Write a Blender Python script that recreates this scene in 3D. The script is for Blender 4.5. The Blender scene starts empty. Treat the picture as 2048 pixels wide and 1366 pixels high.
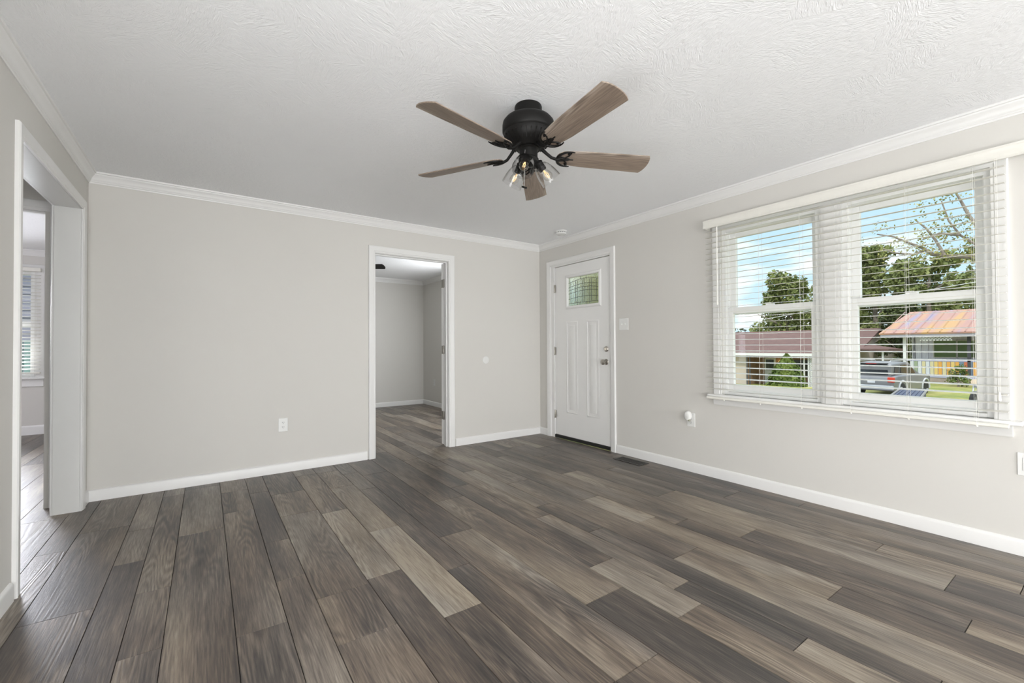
import bpy, bmesh, math, random
from mathutils import Vector, Matrix
R_ = math.radians
PI = math.pi
S = bpy.context.scene
COL = S.collection

# ------------------------------------------------------------------ camera
cd = bpy.data.cameras.new('camera'); cam = bpy.data.objects.new('camera', cd); COL.objects.link(cam)
F_PX, YAW, PITCH, ROLL = 872.479, 0.61271, 0.01147, -0.00519
CAM = Vector((-3.4352, -4.2776, 1.0872))
_c, _s = math.cos(YAW), math.sin(YAW)
_r = Vector((_c, -_s, 0)); _f = Vector((_s, _c, 0)); _u = Vector((0, 0, 1))
_f2 = _f*math.cos(PITCH) + _u*math.sin(PITCH); _u2 = _u*math.cos(PITCH) - _f*math.sin(PITCH)
_r3 = _r*math.cos(ROLL) + _u2*math.sin(ROLL); _u3 = _u2*math.cos(ROLL) - _r*math.sin(ROLL)
M = Matrix((_r3, _u3, -_f2)).transposed().to_4x4(); M.translation = CAM
cam.matrix_world = M
cd.sensor_width = 36; cd.sensor_fit = 'HORIZONTAL'; cd.lens = F_PX/2048*36
cd.clip_start = 0.05; cd.clip_end = 500
S.camera = cam

# ------------------------------------------------------------------ world, sun, daylight, fill lamps
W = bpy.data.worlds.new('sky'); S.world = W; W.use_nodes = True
wn = W.node_tree; wn.nodes.clear()
def WN(t, **k):
    n = wn.nodes.new(t)
    for a, b in k.items(): setattr(n, a, b)
    return n
wo = WN('ShaderNodeOutputWorld'); wb = WN('ShaderNodeBackground'); tc = WN('ShaderNodeTexCoord')
sep = WN('ShaderNodeSeparateXYZ'); wn.links.new(tc.outputs['Generated'], sep.inputs[0])
rmp = WN('ShaderNodeValToRGB'); wn.links.new(sep.outputs['Z'], rmp.inputs[0])
rmp.color_ramp.elements[0].position = 0.0; rmp.color_ramp.elements[0].color = (0.66, 0.86, 0.98, 1)
rmp.color_ramp.elements[1].position = 0.6; rmp.color_ramp.elements[1].color = (0.36, 0.64, 0.92, 1)
mp = WN('ShaderNodeMapping'); mp.inputs['Scale'].default_value = (3.2, 3.2, 11.0); mp.inputs['Location'].default_value = (0.35, 1.7, 0.2)
wn.links.new(tc.outputs['Generated'], mp.inputs[0])
nz = WN('ShaderNodeTexNoise'); nz.inputs['Scale'].default_value = 1.6; nz.inputs['Detail'].default_value = 7
wn.links.new(mp.outputs[0], nz.inputs['Vector'])
cr = WN('ShaderNodeValToRGB'); wn.links.new(nz.outputs['Fac'], cr.inputs[0])
cr.color_ramp.elements[0].position = 0.46; cr.color_ramp.elements[0].color = (0, 0, 0, 1)
cr.color_ramp.elements[1].position = 0.63; cr.color_ramp.elements[1].color = (1, 1, 1, 1)
mx = WN('ShaderNodeMix', data_type='RGBA')
wn.links.new(cr.outputs[0], mx.inputs['Factor']); wn.links.new(rmp.outputs[0], mx.inputs['A'])
mx.inputs['B'].default_value = (1.15, 1.12, 1.12, 1)
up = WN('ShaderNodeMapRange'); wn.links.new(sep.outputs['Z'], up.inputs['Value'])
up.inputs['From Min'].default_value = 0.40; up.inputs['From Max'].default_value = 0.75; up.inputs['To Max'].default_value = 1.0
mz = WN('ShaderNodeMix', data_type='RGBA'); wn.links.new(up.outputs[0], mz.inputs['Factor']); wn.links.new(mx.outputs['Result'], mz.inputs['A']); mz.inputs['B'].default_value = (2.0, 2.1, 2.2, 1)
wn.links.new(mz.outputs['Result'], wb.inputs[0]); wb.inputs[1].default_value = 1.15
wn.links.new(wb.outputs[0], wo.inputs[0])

sd = bpy.data.lights.new('sun', 'SUN'); sun = bpy.data.objects.new('sun', sd); COL.objects.link(sun)
sd.energy = 1.6; sd.angle = R_(0.6); sd.color = (1.0, 0.95, 0.88)
sun.rotation_euler = Vector((-0.75, -0.45, 0.95)).to_track_quat('Z', 'Y').to_euler()

XL_ = -4.121
def area(name, loc, direction, sx, sy, power, color=(1, 1, 1)):
    d = bpy.data.lights.new(name, 'AREA'); d.shape = 'RECTANGLE'; d.size = sx; d.size_y = sy
    d.energy = power; d.color = color
    o = bpy.data.objects.new(name, d); COL.objects.link(o); o.location = loc
    o.rotation_euler = Vector(direction).to_track_quat('-Z', 'Z').to_euler()
    return o
# unseen fill lamps added to brighten the rooms; last two stand for window light
area('fill_lamp_rear', (-1.9, -8.95, 1.02), (0, 1, 0.30), 3.6, 1.95, 320, (0.96, 0.98, 1.0))
area('fill_lamp_side', (-0.03, -7.4, 1.1), (-1, 0.7, 0.35), 1.8, 1.6, 45, (0.96, 0.98, 1.0))
area('fill_lamp_left_rear', (XL_+0.03, -6.3, 1.02), (1, 0.55, 0.35), 2.2, 1.95, 115, (0.98, 0.985, 0.98))
area('fill_lamp_left', (XL_+0.03, -3.75, 1.05), (1, 0.15, 0.05), 1.6, 1.7, 66, (0.97, 0.985, 0.99))
area('fill_lamp_hall', (-7.40, -1.3, 1.35), (1, 0.05, 0), 1.9, 1.5, 6, (0.93, 0.95, 1.0))  # added fill, the hall end wall has no opening
area('fill_lamp_bedroom', (-8.40, 2.0, 1.4), (1, 0, 0), 1.6, 1.4, 55, (0.90, 0.90, 1.0))  # added fill for the bedroom, set before a solid wall
area('daylight_bedroom_window', (-5.90, 3.655, 1.4), (0.35, -1, -0.10), 0.95, 1.3, 42, (0.90, 0.92, 1.0)).data.spread = R_(100)
area('daylight_back_room_window', (-0.03, 1.35, 1.35), (-1, 0.1, -0.2), 1.3, 1.2, 72, (0.95, 0.98, 1.0))

vs = S.view_settings; vs.view_transform = 'Standard'; vs.look = 'None'; vs.gamma = 1.0; vs.use_curve_mapping = False
vs.exposure = 0.04

# ------------------------------------------------------------------ material helpers
def newmat(name):
    m = bpy.data.materials.new(name); m.use_nodes = True
    nt = m.node_tree; b = nt.nodes['Principled BSDF']
    return m, nt, b
def L(nt, a, b): nt.links.new(a, b)
def mat(name, col, rough=0.5, metal=0.0, spec=0.5, noise=None, bump=None, **kw):
    """noise=(scale, amount, stretch) varies the colour; bump=(scale, strength, distance)"""
    m, nt, b = newmat(name)
    b.inputs['Base Color'].default_value = (*col, 1); b.inputs['Roughness'].default_value = rough
    b.inputs['Metallic'].default_value = metal; b.inputs['Specular IOR Level'].default_value = spec
    for k, v in kw.items(): b.inputs[k].default_value = v
    tcn = nt.nodes.new('ShaderNodeTexCoord')
    if noise:
        mpn = nt.nodes.new('ShaderNodeMapping'); L(nt, tcn.outputs['Object'], mpn.inputs[0])
        mpn.inputs['Scale'].default_value = noise[2] if len(noise) > 2 else (1, 1, 1)
        n = nt.nodes.new('ShaderNodeTexNoise'); n.inputs['Scale'].default_value = noise[0]; n.inputs['Detail'].default_value = 5
        L(nt, mpn.outputs[0], n.inputs['Vector'])
        r = nt.nodes.new('ShaderNodeValToRGB')
        a = noise[1]
        r.color_ramp.elements[0].position = .3; r.color_ramp.elements[1].position = .7
        r.color_ramp.elements[0].color = (*[c*(1-a) for c in col], 1); r.color_ramp.elements[1].color = (*[min(1, c*(1+a)) for c in col], 1)
        L(nt, n.outputs['Fac'], r.inputs[0]); L(nt, r.outputs[0], b.inputs['Base Color'])
    if bump:
        n2 = nt.nodes.new('ShaderNodeTexNoise'); n2.inputs['Scale'].default_value = bump[0]; n2.inputs['Detail'].default_value = 3
        L(nt, tcn.outputs['Object'], n2.inputs['Vector'])
        bp = nt.nodes.new('ShaderNodeBump'); bp.inputs['Strength'].default_value = bump[1]; bp.inputs['Distance'].default_value = bump[2]
        L(nt, n2.outputs['Fac'], bp.inputs['Height']); L(nt, bp.outputs[0], b.inputs['Normal'])
    return m

M_WALL = mat('greige_wall_paint', (0.655, 0.638, 0.602), 0.65, spec=0.3, noise=(0.8, 0.015), bump=(180, 0.12, 0.001))
M_TRIM = mat('white_trim_paint', (0.79, 0.785, 0.77), 0.32, noise=(2, 0.012))
M_DOOR = mat('white_door_paint', (0.83, 0.825, 0.81), 0.38, noise=(3, 0.01), bump=(220, 0.06, 0.001))
M_VINYL = mat('white_vinyl', (0.88, 0.88, 0.87), 0.3, noise=(2, 0.01))
M_BLIND = mat('ivory_faux_wood', (0.79, 0.775, 0.715), 0.35, noise=(3, 0.012, (1, 8, 1)))
M_CORD = mat('ivory_cord', (0.8, 0.79, 0.74), 0.7)
M_PLAST = mat('white_plastic', (0.79, 0.79, 0.77), 0.25)
M_DARKSLOT = mat('dark_slot', (0.02, 0.02, 0.02), 0.6)
M_NICKEL = mat('brushed_nickel', (0.50, 0.47, 0.43), 0.3, metal=1.0, noise=(60, 0.08))
M_BRONZE = mat('matte_bronze_black', (0.006, 0.0055, 0.005), 0.5, spec=0.25, noise=(30, 0.2))
M_UNDER = mat('dark_joint', (0.012, 0.010, 0.009), 0.8)
M_THRESH = mat('black_rubber_threshold', (0.012, 0.012, 0.011), 0.5)
M_REG = mat('dark_register_metal', (0.035, 0.033, 0.03), 0.45, noise=(20, 0.15))
M_HINGE = mat('satin_hinge_metal', (0.42, 0.40, 0.36), 0.35, metal=0.9)
M_LEAD = mat('lead_came', (0.10, 0.10, 0.09), 0.45, metal=0.6)

def ceiling_mat():
    m, nt, b = newmat('stomped_white_ceiling')
    b.inputs['Base Color'].default_value = (0.92, 0.925, 0.935, 1); b.inputs['Roughness'].default_value = 0.85
    b.inputs['Specular IOR Level'].default_value = 0.2
    t = nt.nodes.new('ShaderNodeTexCoord')
    # strokes of a stippling brush: noise stretched along directions that change from patch to patch
    v = nt.nodes.new('ShaderNodeTexVoronoi'); v.inputs['Scale'].default_value = 6.5; L(nt, t.outputs['Object'], v.inputs['Vector'])
    rot = nt.nodes.new('ShaderNodeVectorRotate'); rot.rotation_type = 'Z_AXIS'
    mu = nt.nodes.new('ShaderNodeMath'); mu.operation = 'MULTIPLY'; mu.inputs[1].default_value = 6.28
    sp = nt.nodes.new('ShaderNodeSeparateColor'); L(nt, v.outputs['Color'], sp.inputs[0]); L(nt, sp.outputs[0], mu.inputs[0])
    L(nt, t.outputs['Object'], rot.inputs['Vector']); L(nt, mu.outputs[0], rot.inputs['Angle'])
    mp_ = nt.nodes.new('ShaderNodeMapping'); mp_.inputs['Scale'].default_value = (150, 26, 1); L(nt, rot.outputs[0], mp_.inputs[0])
    n = nt.nodes.new('ShaderNodeTexNoise'); n.inputs['Scale'].default_value = 1.0; n.inputs['Detail'].default_value = 2.5; n.inputs['Distortion'].default_value = 1.2
    L(nt, mp_.outputs[0], n.inputs['Vector'])
    n2 = nt.nodes.new('ShaderNodeTexNoise'); n2.inputs['Scale'].default_value = 45; n2.inputs['Detail'].default_value = 3; L(nt, t.outputs['Object'], n2.inputs['Vector'])
    ad = nt.nodes.new('ShaderNodeMath'); ad.operation = 'ADD'; L(nt, n.outputs['Fac'], ad.inputs[0]); L(nt, n2.outputs['Fac'], ad.inputs[1])
    bp = nt.nodes.new('ShaderNodeBump'); bp.inputs['Strength'].default_value = 0.6; bp.inputs['Distance'].default_value = 0.005
    L(nt, ad.outputs[0], bp.inputs['Height']); L(nt, bp.outputs[0], b.inputs['Normal'])
    return m
M_CEIL = ceiling_mat()

def wood(name, stops, use_attr=True, along='Y', rough=0.38, tone=0.5, fine=0.30, rings=0.16, bumpd=0.0006, cool=0.5, broadk=0.75, streakk=0.3):
    m, nt, b = newmat(name)
    N = nt.nodes.new
    t = N('ShaderNodeTexCoord')
    def math_(op, a=None, c=None, v1=None, v2=None):
        n = N('ShaderNodeMath'); n.operation = op
        if a is not None: L(nt, a, n.inputs[0])
        if c is not None: L(nt, c, n.inputs[1])
        if v1 is not None: n.inputs[0].default_value = v1
        if v2 is not None: n.inputs[1].default_value = v2
        return n.outputs[0]
    vec = t.outputs['Object']
    if use_attr:
        at = N('ShaderNodeAttribute'); at.attribute_name = 'seed'
        cx = N('ShaderNodeCombineXYZ'); L(nt, math_('MULTIPLY', at.outputs['Fac'], v2=13.7), cx.inputs[0]); L(nt, math_('MULTIPLY', at.outputs['Fac'], v2=31.1), cx.inputs[1])
        va = N('ShaderNodeVectorMath'); va.operation = 'ADD'; L(nt, vec, va.inputs[0]); L(nt, cx.outputs[0], va.inputs[1]); vec = va.outputs[0]
    def nz_(sc, detail, dist=0.0, rough_=0.5):
        mm = N('ShaderNodeMapping'); mm.inputs['Scale'].default_value = (sc[0], sc[1], 1) if along == 'Y' else (sc[1], sc[0], 1)
        L(nt, vec, mm.inputs[0]); n = N('ShaderNodeTexNoise'); n.inputs['Scale'].default_value = 1
        n.inputs['Detail'].default_value = detail; n.inputs['Distortion'].default_value = dist; n.inputs['Roughness'].default_value = rough_
        L(nt, mm.outputs[0], n.inputs['Vector']); return n.outputs['Fac']
    fine_n = nz_((170, 7), 3, 0.3, 0.6)
    broad = nz_((6.5, 1.0), 3, 0.4)
    ringn = nz_((7.0, 0.75), 1.5, 0.15)
    ring = math_('SINE', math_('MULTIPLY', ringn, v2=120.0))
    ring = math_('POWER', math_('MULTIPLY_ADD', ring, v2=0.5), v2=2.2) if False else ring
    mask = nz_((4.5, 0.6), 1, 0)
    mr = N('ShaderNodeMapRange'); L(nt, mask, mr.inputs['Value']); mr.inputs['From Min'].default_value = .48; mr.inputs['From Max'].default_value = .62
    ring = math_('MULTIPLY', ring, mr.outputs[0])
    base = None
    if use_attr:
        at2 = N('ShaderNodeAttribute'); at2.attribute_name = 'tone'; base = at2.outputs['Fac']
    v = math_('MULTIPLY', math_('SUBTRACT', broad, v2=0.5), v2=broadk)
    streak = nz_((38, 2.2), 4, 0.8, 0.65)
    v = math_('ADD', v, math_('MULTIPLY', math_('SUBTRACT', streak, v2=0.5), v2=streakk))
    v = math_('ADD', v, math_('MULTIPLY', math_('SUBTRACT', fine_n, v2=0.5), v2=fine*2))
    v = math_('ADD', v, math_('MULTIPLY', ring, v2=-rings*0.5))
    v = math_('ADD', v, base) if base is not None else math_('ADD', v, v2=tone)
    rp = N('ShaderNodeValToRGB'); L(nt, v, rp.inputs[0])
    while len(rp.color_ramp.elements) < len(stops): rp.color_ramp.elements.new(0.5)
    for e, (p, c) in zip(rp.color_ramp.elements, stops): e.position = p; e.color = (*c, 1)
    hue = nz_((3.0, 0.7), 2, 0.5)
    mr2 = N('ShaderNodeMapRange'); L(nt, hue, mr2.inputs['Value']); mr2.inputs['From Min'].default_value = .42; mr2.inputs['From Max'].default_value = .62; mr2.inputs['To Max'].default_value = cool
    hs = N('ShaderNodeHueSaturation'); hs.inputs['Saturation'].default_value = 0.25; L(nt, rp.outputs[0], hs.inputs['Color'])
    mxx = N('ShaderNodeMix'); mxx.data_type = 'RGBA'; L(nt, mr2.outputs[0], mxx.inputs['Factor']); L(nt, rp.outputs[0], mxx.inputs['A']); L(nt, hs.outputs[0], mxx.inputs['B'])
    L(nt, mxx.outputs['Result'], b.inputs['Base Color'])
    b.inputs['Roughness'].default_value = rough
    bp = N('ShaderNodeBump'); bp.inputs['Strength'].default_value = 0.5; bp.inputs['Distance'].default_value = bumpd
    L(nt, math_('ADD', fine_n, math_('MULTIPLY', ring, v2=0.35)), bp.inputs['Height']); L(nt, bp.outputs[0], b.inputs['Normal'])
    return m
M_FLOOR = wood('weathered_oak_planks', [(0.0, (0.034, 0.029, 0.027)), (0.3, (0.080, 0.063, 0.052)), (0.52, (0.145, 0.113, 0.087)), (0.78, (0.245, 0.200, 0.152)), (1.0, (0.36, 0.305, 0.235))], cool=0.35, fine=0.5, rings=0.24, broadk=1.25, streakk=0.5, bumpd=0.0009)
M_BLADE = wood('driftwood_fan_blade', [(0.0, (0.09, 0.068, 0.054)), (0.5, (0.26, 0.20, 0.155)), (1.0, (0.46, 0.38, 0.31))], use_attr=False, along='X', rough=0.5, fine=0.5, rings=0.4, cool=0.3)

def glassmat(name, tint=(1, 1, 1), refl=1.0, rough=0.02):
    m, nt, b = newmat(name); nt.nodes.remove(b)
    o = nt.nodes['Material Output']
    tr = nt.nodes.new('ShaderNodeBsdfTransparent'); tr.inputs[0].default_value = (*tint, 1)
    gl = nt.nodes.new('ShaderNodeBsdfGlossy'); gl.inputs['Roughness'].default_value = rough
    fr = nt.nodes.new('ShaderNodeLayerWeight'); fr.inputs[0].default_value = 0.5
    pw = nt.nodes.new('ShaderNodeMath'); pw.operation = 'POWER'; pw.inputs[1].default_value = 3.5; L(nt, fr.outputs['Facing'], pw.inputs[0])
    mu = nt.nodes.new('ShaderNodeMath'); mu.operation = 'MULTIPLY_ADD'; mu.inputs[1].default_value = refl; mu.inputs[2].default_value = 0.03*refl; L(nt, pw.outputs[0], mu.inputs[0])
    mi = nt.nodes.new('ShaderNodeMixShader'); L(nt, mu.outputs[0], mi.inputs[0]); L(nt, tr.outputs[0], mi.inputs[1]); L(nt, gl.outputs[0], mi.inputs[2])
    L(nt, mi.outputs[0], o.inputs[0]); return m
M_GLASS = glassmat('window_glass', (0.97, 0.985, 0.98), 0.45)
M_SHADE = glassmat('clear_shade_glass', (0.98, 0.98, 0.98), 1.0, 0.03)
M_BULB = glassmat('bulb_glass', (0.97, 0.96, 0.93), 1.3, 0.05)
def leaded_mat():
    m, nt, b = newmat('textured_leaded_glass')
    b.inputs['Base Color'].default_value = (0.80, 0.86, 0.74, 1); b.inputs['Transmission Weight'].default_value = 0.92
    b.inputs['Roughness'].default_value = 0.12; b.inputs['IOR'].default_value = 1.3
    t = nt.nodes.new('ShaderNodeTexCoord'); n = nt.nodes.new('ShaderNodeTexNoise'); n.inputs['Scale'].default_value = 55; n.inputs['Detail'].default_value = 2
    L(nt, t.outputs['Object'], n.inputs['Vector']); bp = nt.nodes.new('ShaderNodeBump'); bp.inputs['Strength'].default_value = 0.5; bp.inputs['Distance'].default_value = 0.004
    L(nt, n.outputs['Fac'], bp.inputs['Height']); L(nt, bp.outputs[0], b.inputs['Normal'])
    return m
M_LEADED = leaded_mat()
def emis(name, col, st):
    m, nt, b = newmat(name); b.inputs['Base Color'].default_value = (*col, 1)
    b.inputs['Emission Color'].default_value = (*col, 1); b.inputs['Emission Strength'].default_value = st; return m
M_FILAMENT = emis('lit_filament', (1.0, 0.68, 0.32), 0.85)
M_PORCHLAMP = emis('lit_porch_lamp', (1.0, 0.6, 0.2), 4.0)

# ------------------------------------------------------------------ mesh builder
class MB:
    def __init__(s): s.v = []; s.f = []; s.m = []
    def add(s, vs, fs, mi=0, T=None):
        o = len(s.v)
        for p in vs:
            p = Vector(p); s.v.append(tuple(T @ p if T else p))
        for f in fs: s.f.append(tuple(i+o for i in f)); s.m.append(mi)
        return s
    def box(s, x0, x1, y0, y1, z0, z1, mi=0, T=None):
        x0, x1 = sorted((x0, x1)); y0, y1 = sorted((y0, y1)); z0, z1 = sorted((z0, z1))
        v = [(x0,y0,z0),(x1,y0,z0),(x1,y1,z0),(x0,y1,z0),(x0,y0,z1),(x1,y0,z1),(x1,y1,z1),(x0,y1,z1)]
        return s.add(v, [(0,3,2,1),(4,5,6,7),(0,1,5,4),(1,2,6,5),(2,3,7,6),(3,0,4,7)], mi, T)
    def prism(s, poly, z0, z1, mi=0, T=None):
        n = len(poly); v = [(x, y, z0) for x, y in poly] + [(x, y, z1) for x, y in poly]
        f = [tuple(range(n-1, -1, -1)), tuple(range(n, 2*n))] + [(i, (i+1) % n, n+(i+1) % n, n+i) for i in range(n)]
        return s.add(v, f, mi, T)
    def lathe(s, prof, n=32, mi=0, T=None, cap=True):
        """prof: (r, z) pairs"""
        v = []; f = []
        for r, z in prof:
            for k in range(n):
                a = 2*PI*k/n; v.append((r*math.cos(a), r*math.sin(a), z))
        for j in range(len(prof)-1):
            for k in range(n):
                k2 = (k+1) % n; f.append((j*n+k, j*n+k2, (j+1)*n+k2, (j+1)*n+k))
        if cap:
            if prof[0][0] > 1e-6: f.append(tuple(range(n)))
            if prof[-1][0] > 1e-6: f.append(tuple((len(prof)-1)*n+k for k in range(n-1, -1, -1)))
        return s.add(v, f, mi, T)
    def tube(s, pts, r, n=8, mi=0, T=None, closed=False):
        pts = [Vector(p) for p in pts]; v = []; f = []; m = len(pts)
        rs = r if isinstance(r, (list, tuple)) else [r]*m
        prev = None
        for i, p in enumerate(pts):
            a = pts[(i-1) % m] if (i > 0 or closed) else p; b = pts[(i+1) % m] if (i < m-1 or closed) else p
            d = (b-a).normalized()
            if prev is None:
                up = Vector((0, 0, 1)) if abs(d.z) < 0.9 else Vector((1, 0, 0)); x = d.cross(up).normalized()
            else: x = (prev - d*prev.dot(d)).normalized()
            prev = x; y = d.cross(x)
            for k in range(n):
                t = 2*PI*k/n; v.append(p + (x*math.cos(t)+y*math.sin(t))*rs[i])
        for i in range(m if closed else m-1):
            for k in range(n): f.append((i*n+k, i*n+(k+1) % n, ((i+1) % m)*n+(k+1) % n, ((i+1) % m)*n+k))
        if not closed: f.append(tuple(range(n))); f.append(tuple((m-1)*n+k for k in range(n-1, -1, -1)))
        return s.add(v, f, mi, T)
    def build(s, name, mats, parent=None, smooth=None, bevel=None, kind=None, loc=None):
        me = bpy.data.meshes.new(name); me.from_pydata(s.v, [], s.f)
        if not isinstance(mats, (list, tuple)): mats = [mats]
        for m in mats: me.materials.append(m)
        me.polygons.foreach_set('material_index', s.m)
        bm = bmesh.new(); bm.from_mesh(me); bmesh.ops.remove_doubles(bm, verts=bm.verts, dist=1e-6) if smooth else None
        bmesh.ops.recalc_face_normals(bm, faces=bm.faces); bm.to_mesh(me); bm.free()
        if smooth:
            me.polygons.foreach_set('use_smooth', [True]*len(me.polygons)); me.set_sharp_from_angle(angle=R_(smooth))
        o = bpy.data.objects.new(name, me); COL.objects.link(o)
        if parent: o.parent = parent
        if loc: o.location = loc
        if bevel:
            b = o.modifiers.new('bevel', 'BEVEL'); b.width = bevel; b.segments = 2; b.limit_method = 'ANGLE'; b.angle_limit = R_(40)
        if kind: o['kind'] = kind
        return o
def tag(o, label, cat, group=None):
    o['label'] = label; o['category'] = cat
    if group: o['group'] = group
    return o
def thing(name, label, cat, loc=(0, 0, 0), rz=0, group=None):
    o = bpy.data.objects.new(name, None); COL.objects.link(o); o.location = loc; o.rotation_euler = (0, 0, rz)
    o.empty_display_size = 0.1
    if label: tag(o, label, cat, group)
    return o
def structroot(name, loc=(0, 0, 0), rz=0, label=None):
    o = bpy.data.objects.new(name, None); COL.objects.link(o); o.location = loc; o.rotation_euler = (0, 0, rz); o['kind'] = 'structure'
    if label: o['label'] = label
    return o
def wall(name, axis, c0, c1, a0, a1, z0, z1, holes=(), m=None):
    """slab between c0..c1 across `axis`, running a0..a1, with rectangular holes (s0,s1,z0,z1)"""
    ss = sorted({a0, a1, *[h[0] for h in holes], *[h[1] for h in holes]}); zs = sorted({z0, z1, *[h[2] for h in holes], *[h[3] for h in holes]})
    b = MB(); ns, nzv = len(ss), len(zs)
    V = {}
    def vid(i, j, k):
        if (i, j, k) not in V:
            c = (c0, c1)[k]; V[(i, j, k)] = len(b.v)
            b.v.append((c, ss[i], zs[j]) if axis == 'x' else (ss[i], c, zs[j]))
        return V[(i, j, k)]
    def solid(i, j):
        if i < 0 or j < 0 or i >= ns-1 or j >= nzv-1: return False
        cs, cz = (ss[i]+ss[i+1])/2, (zs[j]+zs[j+1])/2
        return not any(h[0] < cs < h[1] and h[2] < cz < h[3] for h in holes)
    for i in range(ns-1):
        for j in range(nzv-1):
            if not solid(i, j): continue
            for k in (0, 1): b.f.append((vid(i,j,k), vid(i+1,j,k), vid(i+1,j+1,k), vid(i,j+1,k)))
            if not solid(i-1, j): b.f.append((vid(i,j,0), vid(i,j+1,0), vid(i,j+1,1), vid(i,j,1)))
            if not solid(i+1, j): b.f.append((vid(i+1,j,0), vid(i+1,j+1,0), vid(i+1,j+1,1), vid(i+1,j,1)))
            if not solid(i, j-1): b.f.append((vid(i,j,0), vid(i+1,j,0), vid(i+1,j,1), vid(i,j,1)))
            if not solid(i, j+1): b.f.append((vid(i,j+1,0), vid(i+1,j+1,0), vid(i+1,j+1,1), vid(i,j+1,1)))
    b.m = [0]*len(b.f)
    return b.build(name, m or M_WALL, kind='structure')
def frame_sweep(b, place, s0, s1, z0, z1, prof, closed=False, mi=0):
    """casing: prof=(d outward, t out of the wall); place(s,z,t)->xyz ; three-sided unless closed"""
    loops = []
    for d, t in prof:
        if closed: pts = [(s0-d, z0-d), (s0-d, z1+d), (s1+d, z1+d), (s1+d, z0-d)]
        else: pts = [(s0-d, z0), (s0-d, z1+d), (s1+d, z1+d), (s1+d, z0)]
        loops.append([place(s, z, t) for s, z in pts])
    v = [p for lp in loops for p in lp]; f = []; n = len(prof)
    for i in range(n):
        i2 = (i+1) % n
        for k in range(4 if closed else 3):
            k2 = (k+1) % 4; f.append((i*4+k, i*4+k2, i2*4+k2, i2*4+k))
    if not closed: f.append(tuple(i*4 for i in range(n))); f.append(tuple(i*4+3 for i in range(n)))
    b.add(v, f, mi)
CASING = [(0, 0), (0, .010), (.004, .012), (.013, .011), (.017, .0145), (.044, .0165), (.054, .019), (.060, .019), (.065, .014), (.065, 0)]
def sweep_run(b, pts, prof, closed=False):
    """crown or baseboard: pts = inner wall line (x,y), room to the LEFT of travel; prof = (out,z)"""
    n = len(pts); P = [Vector(p) for p in pts]; rings = []
    for i in range(n):
        dp = (P[i]-P[i-1]).normalized() if (i > 0 or closed) else None
        dn = (P[(i+1) % n]-P[i]).normalized() if (i < n-1 or closed) else None
        if dp is None: dp = dn
        if dn is None: dn = dp
        n1 = Vector((-dp.y, dp.x)); n2 = Vector((-dn.y, dn.x)); mm = (n1+n2); mm = mm/ (mm.dot(n1) if abs(mm.dot(n1)) > 1e-6 else 1)
        rings.append([(P[i].x+mm.x*o, P[i].y+mm.y*o, z) for o, z in prof])
    v = [p for r in rings for p in r]; k = len(prof); f = []
    for i in range(n if closed else n-1):
        i2 = (i+1) % n
        for j in range(k): f.append((i*k+j, i*k+(j+1) % k, i2*k+(j+1) % k, i2*k+j))
    if not closed: f.append(tuple(range(k))); f.append(tuple((n-1)*k+j for j in range(k)))
    b.add(v, f)
H = 2.35
def crownprof(h=H, s=1.0):
    base = [(0, -.078), (.006, -.078), (.008, -.070), (.013, -.066), (.013, -.060), (.016, -.057), (.019, -.046), (.026, -.033), (.036, -.024), (.040, -.017), (.040, -.013), (.047, -.011), (.049, -.006), (.049, 0), (0, 0)]
    return [(a*s, h+c*s) for a, c in base]
BASEP = [(0, 0), (.013, 0), (.013, .066), (.011, .074), (.006, .081), (.0, .083)]

# ------------------------------------------------------------------ dimensions
XL = -4.121          # left wall of the living room
YR = -9.0           # rear wall, behind the camera
YB = 3.577           # far wall of the back room
WX0, WX1, WZ0, WZ1 = -3.852, -2.353, 0.690, 2.035      # window opening on the street wall (y, z)
D1A, D1B, D1T = -1.176, -0.215, 2.052                  # front door opening
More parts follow.
